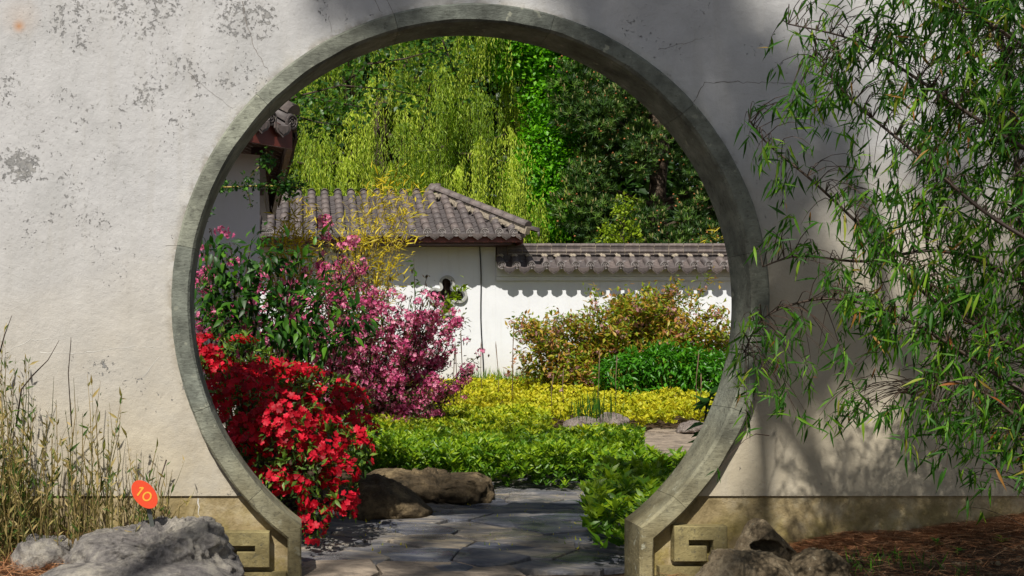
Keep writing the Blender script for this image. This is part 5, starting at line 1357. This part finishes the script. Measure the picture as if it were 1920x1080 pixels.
# ================================================================== HANGING BAMBOO ON THE RIGHT
random.seed(81); rng = np.random.default_rng(81)
bt = thing('bamboo_plant', 'dense green bamboo leaning and drooping in from the right across the wall', 'bamboo', (3.05, 3.45, 0))
lines = [[(2060, 760, 4.2), (1990, 700, 4.2), (1850, 620, 4.25), (1740, 555, 4.3), (1640, 450, 4.35), (1530, 345, 4.4), (1440, 270, 4.45), (1405, 225, 4.45)],
 [(2080, 420, 4.15), (2000, 330, 4.1), (1850, 235, 4.2), (1700, 135, 4.3), (1600, 75, 4.35), (1478, 45, 4.4)],
 [(2080, 560, 4.1), (1980, 480, 4.0), (1850, 400, 4.1), (1720, 290, 4.2), (1600, 190, 4.3), (1530, 110, 4.3)],
 [(2080, 260, 4.2), (2000, 150, 4.1), (1850, 40, 4.2), (1740, -20, 4.2)], [(2080, 100, 4.1), (1990, 30, 4.1), (1900, -40, 4.2)],
 [(2060, 860, 4.2), (1980, 780, 4.1), (1850, 690, 4.2), (1700, 600, 4.3), (1560, 560, 4.4), (1440, 590, 4.4), (1395, 660, 4.4)],
 [(2060, 900, 4.2), (1980, 850, 4.1), (1880, 760, 4.15), (1790, 715, 4.2), (1710, 740, 4.25)],
 [(2060, 640, 4.3), (1900, 520, 4.4), (1760, 470, 4.45), (1620, 490, 4.5), (1500, 480, 4.5), (1430, 500, 4.5)],
 [(1960, 1000, 4.3), (1935, 700, 4.3), (1915, 400, 4.35), (1890, 150, 4.4), (1850, -100, 4.4)]]
m = MB(); nodes = []
for li, l in enumerate(lines):
    pts = []
    cp = [P(a[0], a[1], a[2]*.82) for a in l]
    for i in range(len(cp)-1):
        p0, p1, p2_, p3 = cp[max(0, i-1)], cp[i], cp[i+1], cp[min(len(cp)-1, i+2)]
        for k in range(6):
            t = k/6; pts.append(.5*((2*p1)+(-p0+p2_)*t+(2*p0-5*p1+4*p2_-p3)*t*t+(-p0+3*p1-3*p2_+p3)*t**3))
    pts.append(cp[-1]); n = len(pts); r0 = .008 if li != 8 else .014
    m.tube(pts, [r0*(1-.75*i/n) for i in range(n)], 6); nodes += pts
    # carry each cane down to the root outside the frame
    root = Vector((3.05+random.uniform(-.15, .15), 3.45+random.uniform(-.2, .2), .1)); d0 = (pts[0]-pts[1]).normalized(); c1 = root+Vector((.05, 0, (pts[0].z-root.z)*.6)); c2 = pts[0]+d0*.25; bz = [root*(1-u)**3+c1*3*u*(1-u)**2+c2*3*u*u*(1-u)+pts[0]*u**3 for u in [k/12 for k in range(13)]]; m.tube(bz, [.012+(r0-.012)*k/12 for k in range(13)], 6); nodes += bz[5:]
obj('culm', m.mesh('culm', True), M_BAMSTEM, bt)
edge = [(-60, 1640), (0, 1500), (40, 1450), (100, 1445), (150, 1460), (200, 1400), (260, 1385), (330, 1410), (420, 1440), (480, 1430), (560, 1410), (620, 1390), (700, 1375), (780, 1400), (840, 1640), (900, 1800), (960, 1830), (1000, 1950)]
ey = [e[0] for e in edge]; exx = [e[1] for e in edge]
tips = []
while len(tips) < 1950:
    px = random.uniform(1370, 2050); py = random.uniform(-60, 900)
    e = float(np.interp(py, ey, exx))
    if px < e: continue
    pr = min(1, .10+((px-e)/260)**1.15)
    if py > 640: pr *= .50 if px < 1700 else .8
    if 1540 < px < 1700 and 200 < py < 400: pr *= .35
    if 1480 < px < 1560 and 220 < py < 330: pr *= .3
    if noise.noise((px*.012, py*.012, 4)) < -.10-.25*max(0, (px-1700)/220): pr *= .25
    if random.random() > pr: continue
    tips.append((px, py))
tips += [(1440, 90), (1450, 130), (1480, 15), (1500, 60), (1395, 235), (1402, 260), (1390, 600), (1378, 700), (1385, 740), (1402, 780), (1400, 812), (1350, 880), (1460, 690), (1520, 720), (1560, 750), (1575, 745), (1600, 770), (1645, 780), (1700, 850), (1690, 820), (1820, 930), (1812, 950), (1830, 900), (1412, 470), (1395, 630), (1370, 650), (1385, 700), (1395, 760), (1420, 700), (1440, 740), (1470, 660), (1445, 640)]
tips += [(random.uniform(2050, 2420), random.uniform(-150, 800)) for _ in range(420)]
tw = MB(); Lp = []; Ld = []; Ls = []; used = {}
for px, py in tips:
    c = P(px, py, random.uniform(3.35, 3.76)); nd_ = min(nodes, key=lambda q: (q-c).length_squared*(1+.5*used.get(q[:], 0))+.3*max(0, c.z-q.z)); used[nd_[:]] = used.get(nd_[:], 0)+1
    if (nd_-c).length > .35: nd_ = c+Vector((random.uniform(.08, .2), random.gauss(0, .05), random.uniform(.05, .16)))
    mid = nd_.lerp(c, .5)+Vector((0, 0, .035)); tw.tube([nd_, nd_.lerp(mid, .55)+Vector((0, 0, .012)), mid, mid.lerp(c, .55)+Vector((0, 0, .008)), c], [.0018, .0016, .0013, .001, .0006], 3, False)
    for k in range(random.randint(4, 7)):
        u = 1 if k < 3 else random.uniform(.4, 1); q = mid.lerp(c, u)
        Lp.append((q+Vector((random.gauss(0, .006), random.gauss(0, .01), random.gauss(0, .006))))[:])
        a = random.gauss(0, .62); Ld.append((math.sin(a)-.10, random.gauss(0, .42), -math.cos(a)*(.95 if random.random() < .86 else -.3)-.1)); Ls.append(random.uniform(.030, .078))
obj('twigs', tw.mesh('twigs'), M_BAMSTEM, bt, kind='stuff')
Lp, Ld, Ls = np.array(Lp), np.array(Ld), np.array(Ls); n = len(Lp); print('bamboo leaves', n)
zd = rng.normal(size=(n, 3))*np.array((.5, .3, .5))+np.array((-.2, -.8, .45))
inview = (Lp[:, 0]/Lp[:, 1]*F+VX < 1915); o = np.argsort(-(Ls*inview)/Lp[:, 1]); a_, b_ = o[:300], o[300:]
TB = T_blade(.112, .02, .22)
leaf_parts('leaf', TB, L_BAMBOO, bt, Lp[a_], Ld[a_], zd[a_], Ls[a_], 9, np.array([.05, .2, .35, .5, .6, .7, .82, .92, .97]))
obj('leaves', npmesh('leaves', *scatter(TB, Lp[b_], Ld[b_], zd[b_], Ls[b_])), L_BAMBOO, bt, kind='stuff')
print('objects', len(bpy.data.objects), 'tris', sum(len(o.data.polygons) for o in bpy.data.objects if o.type == 'MESH'))
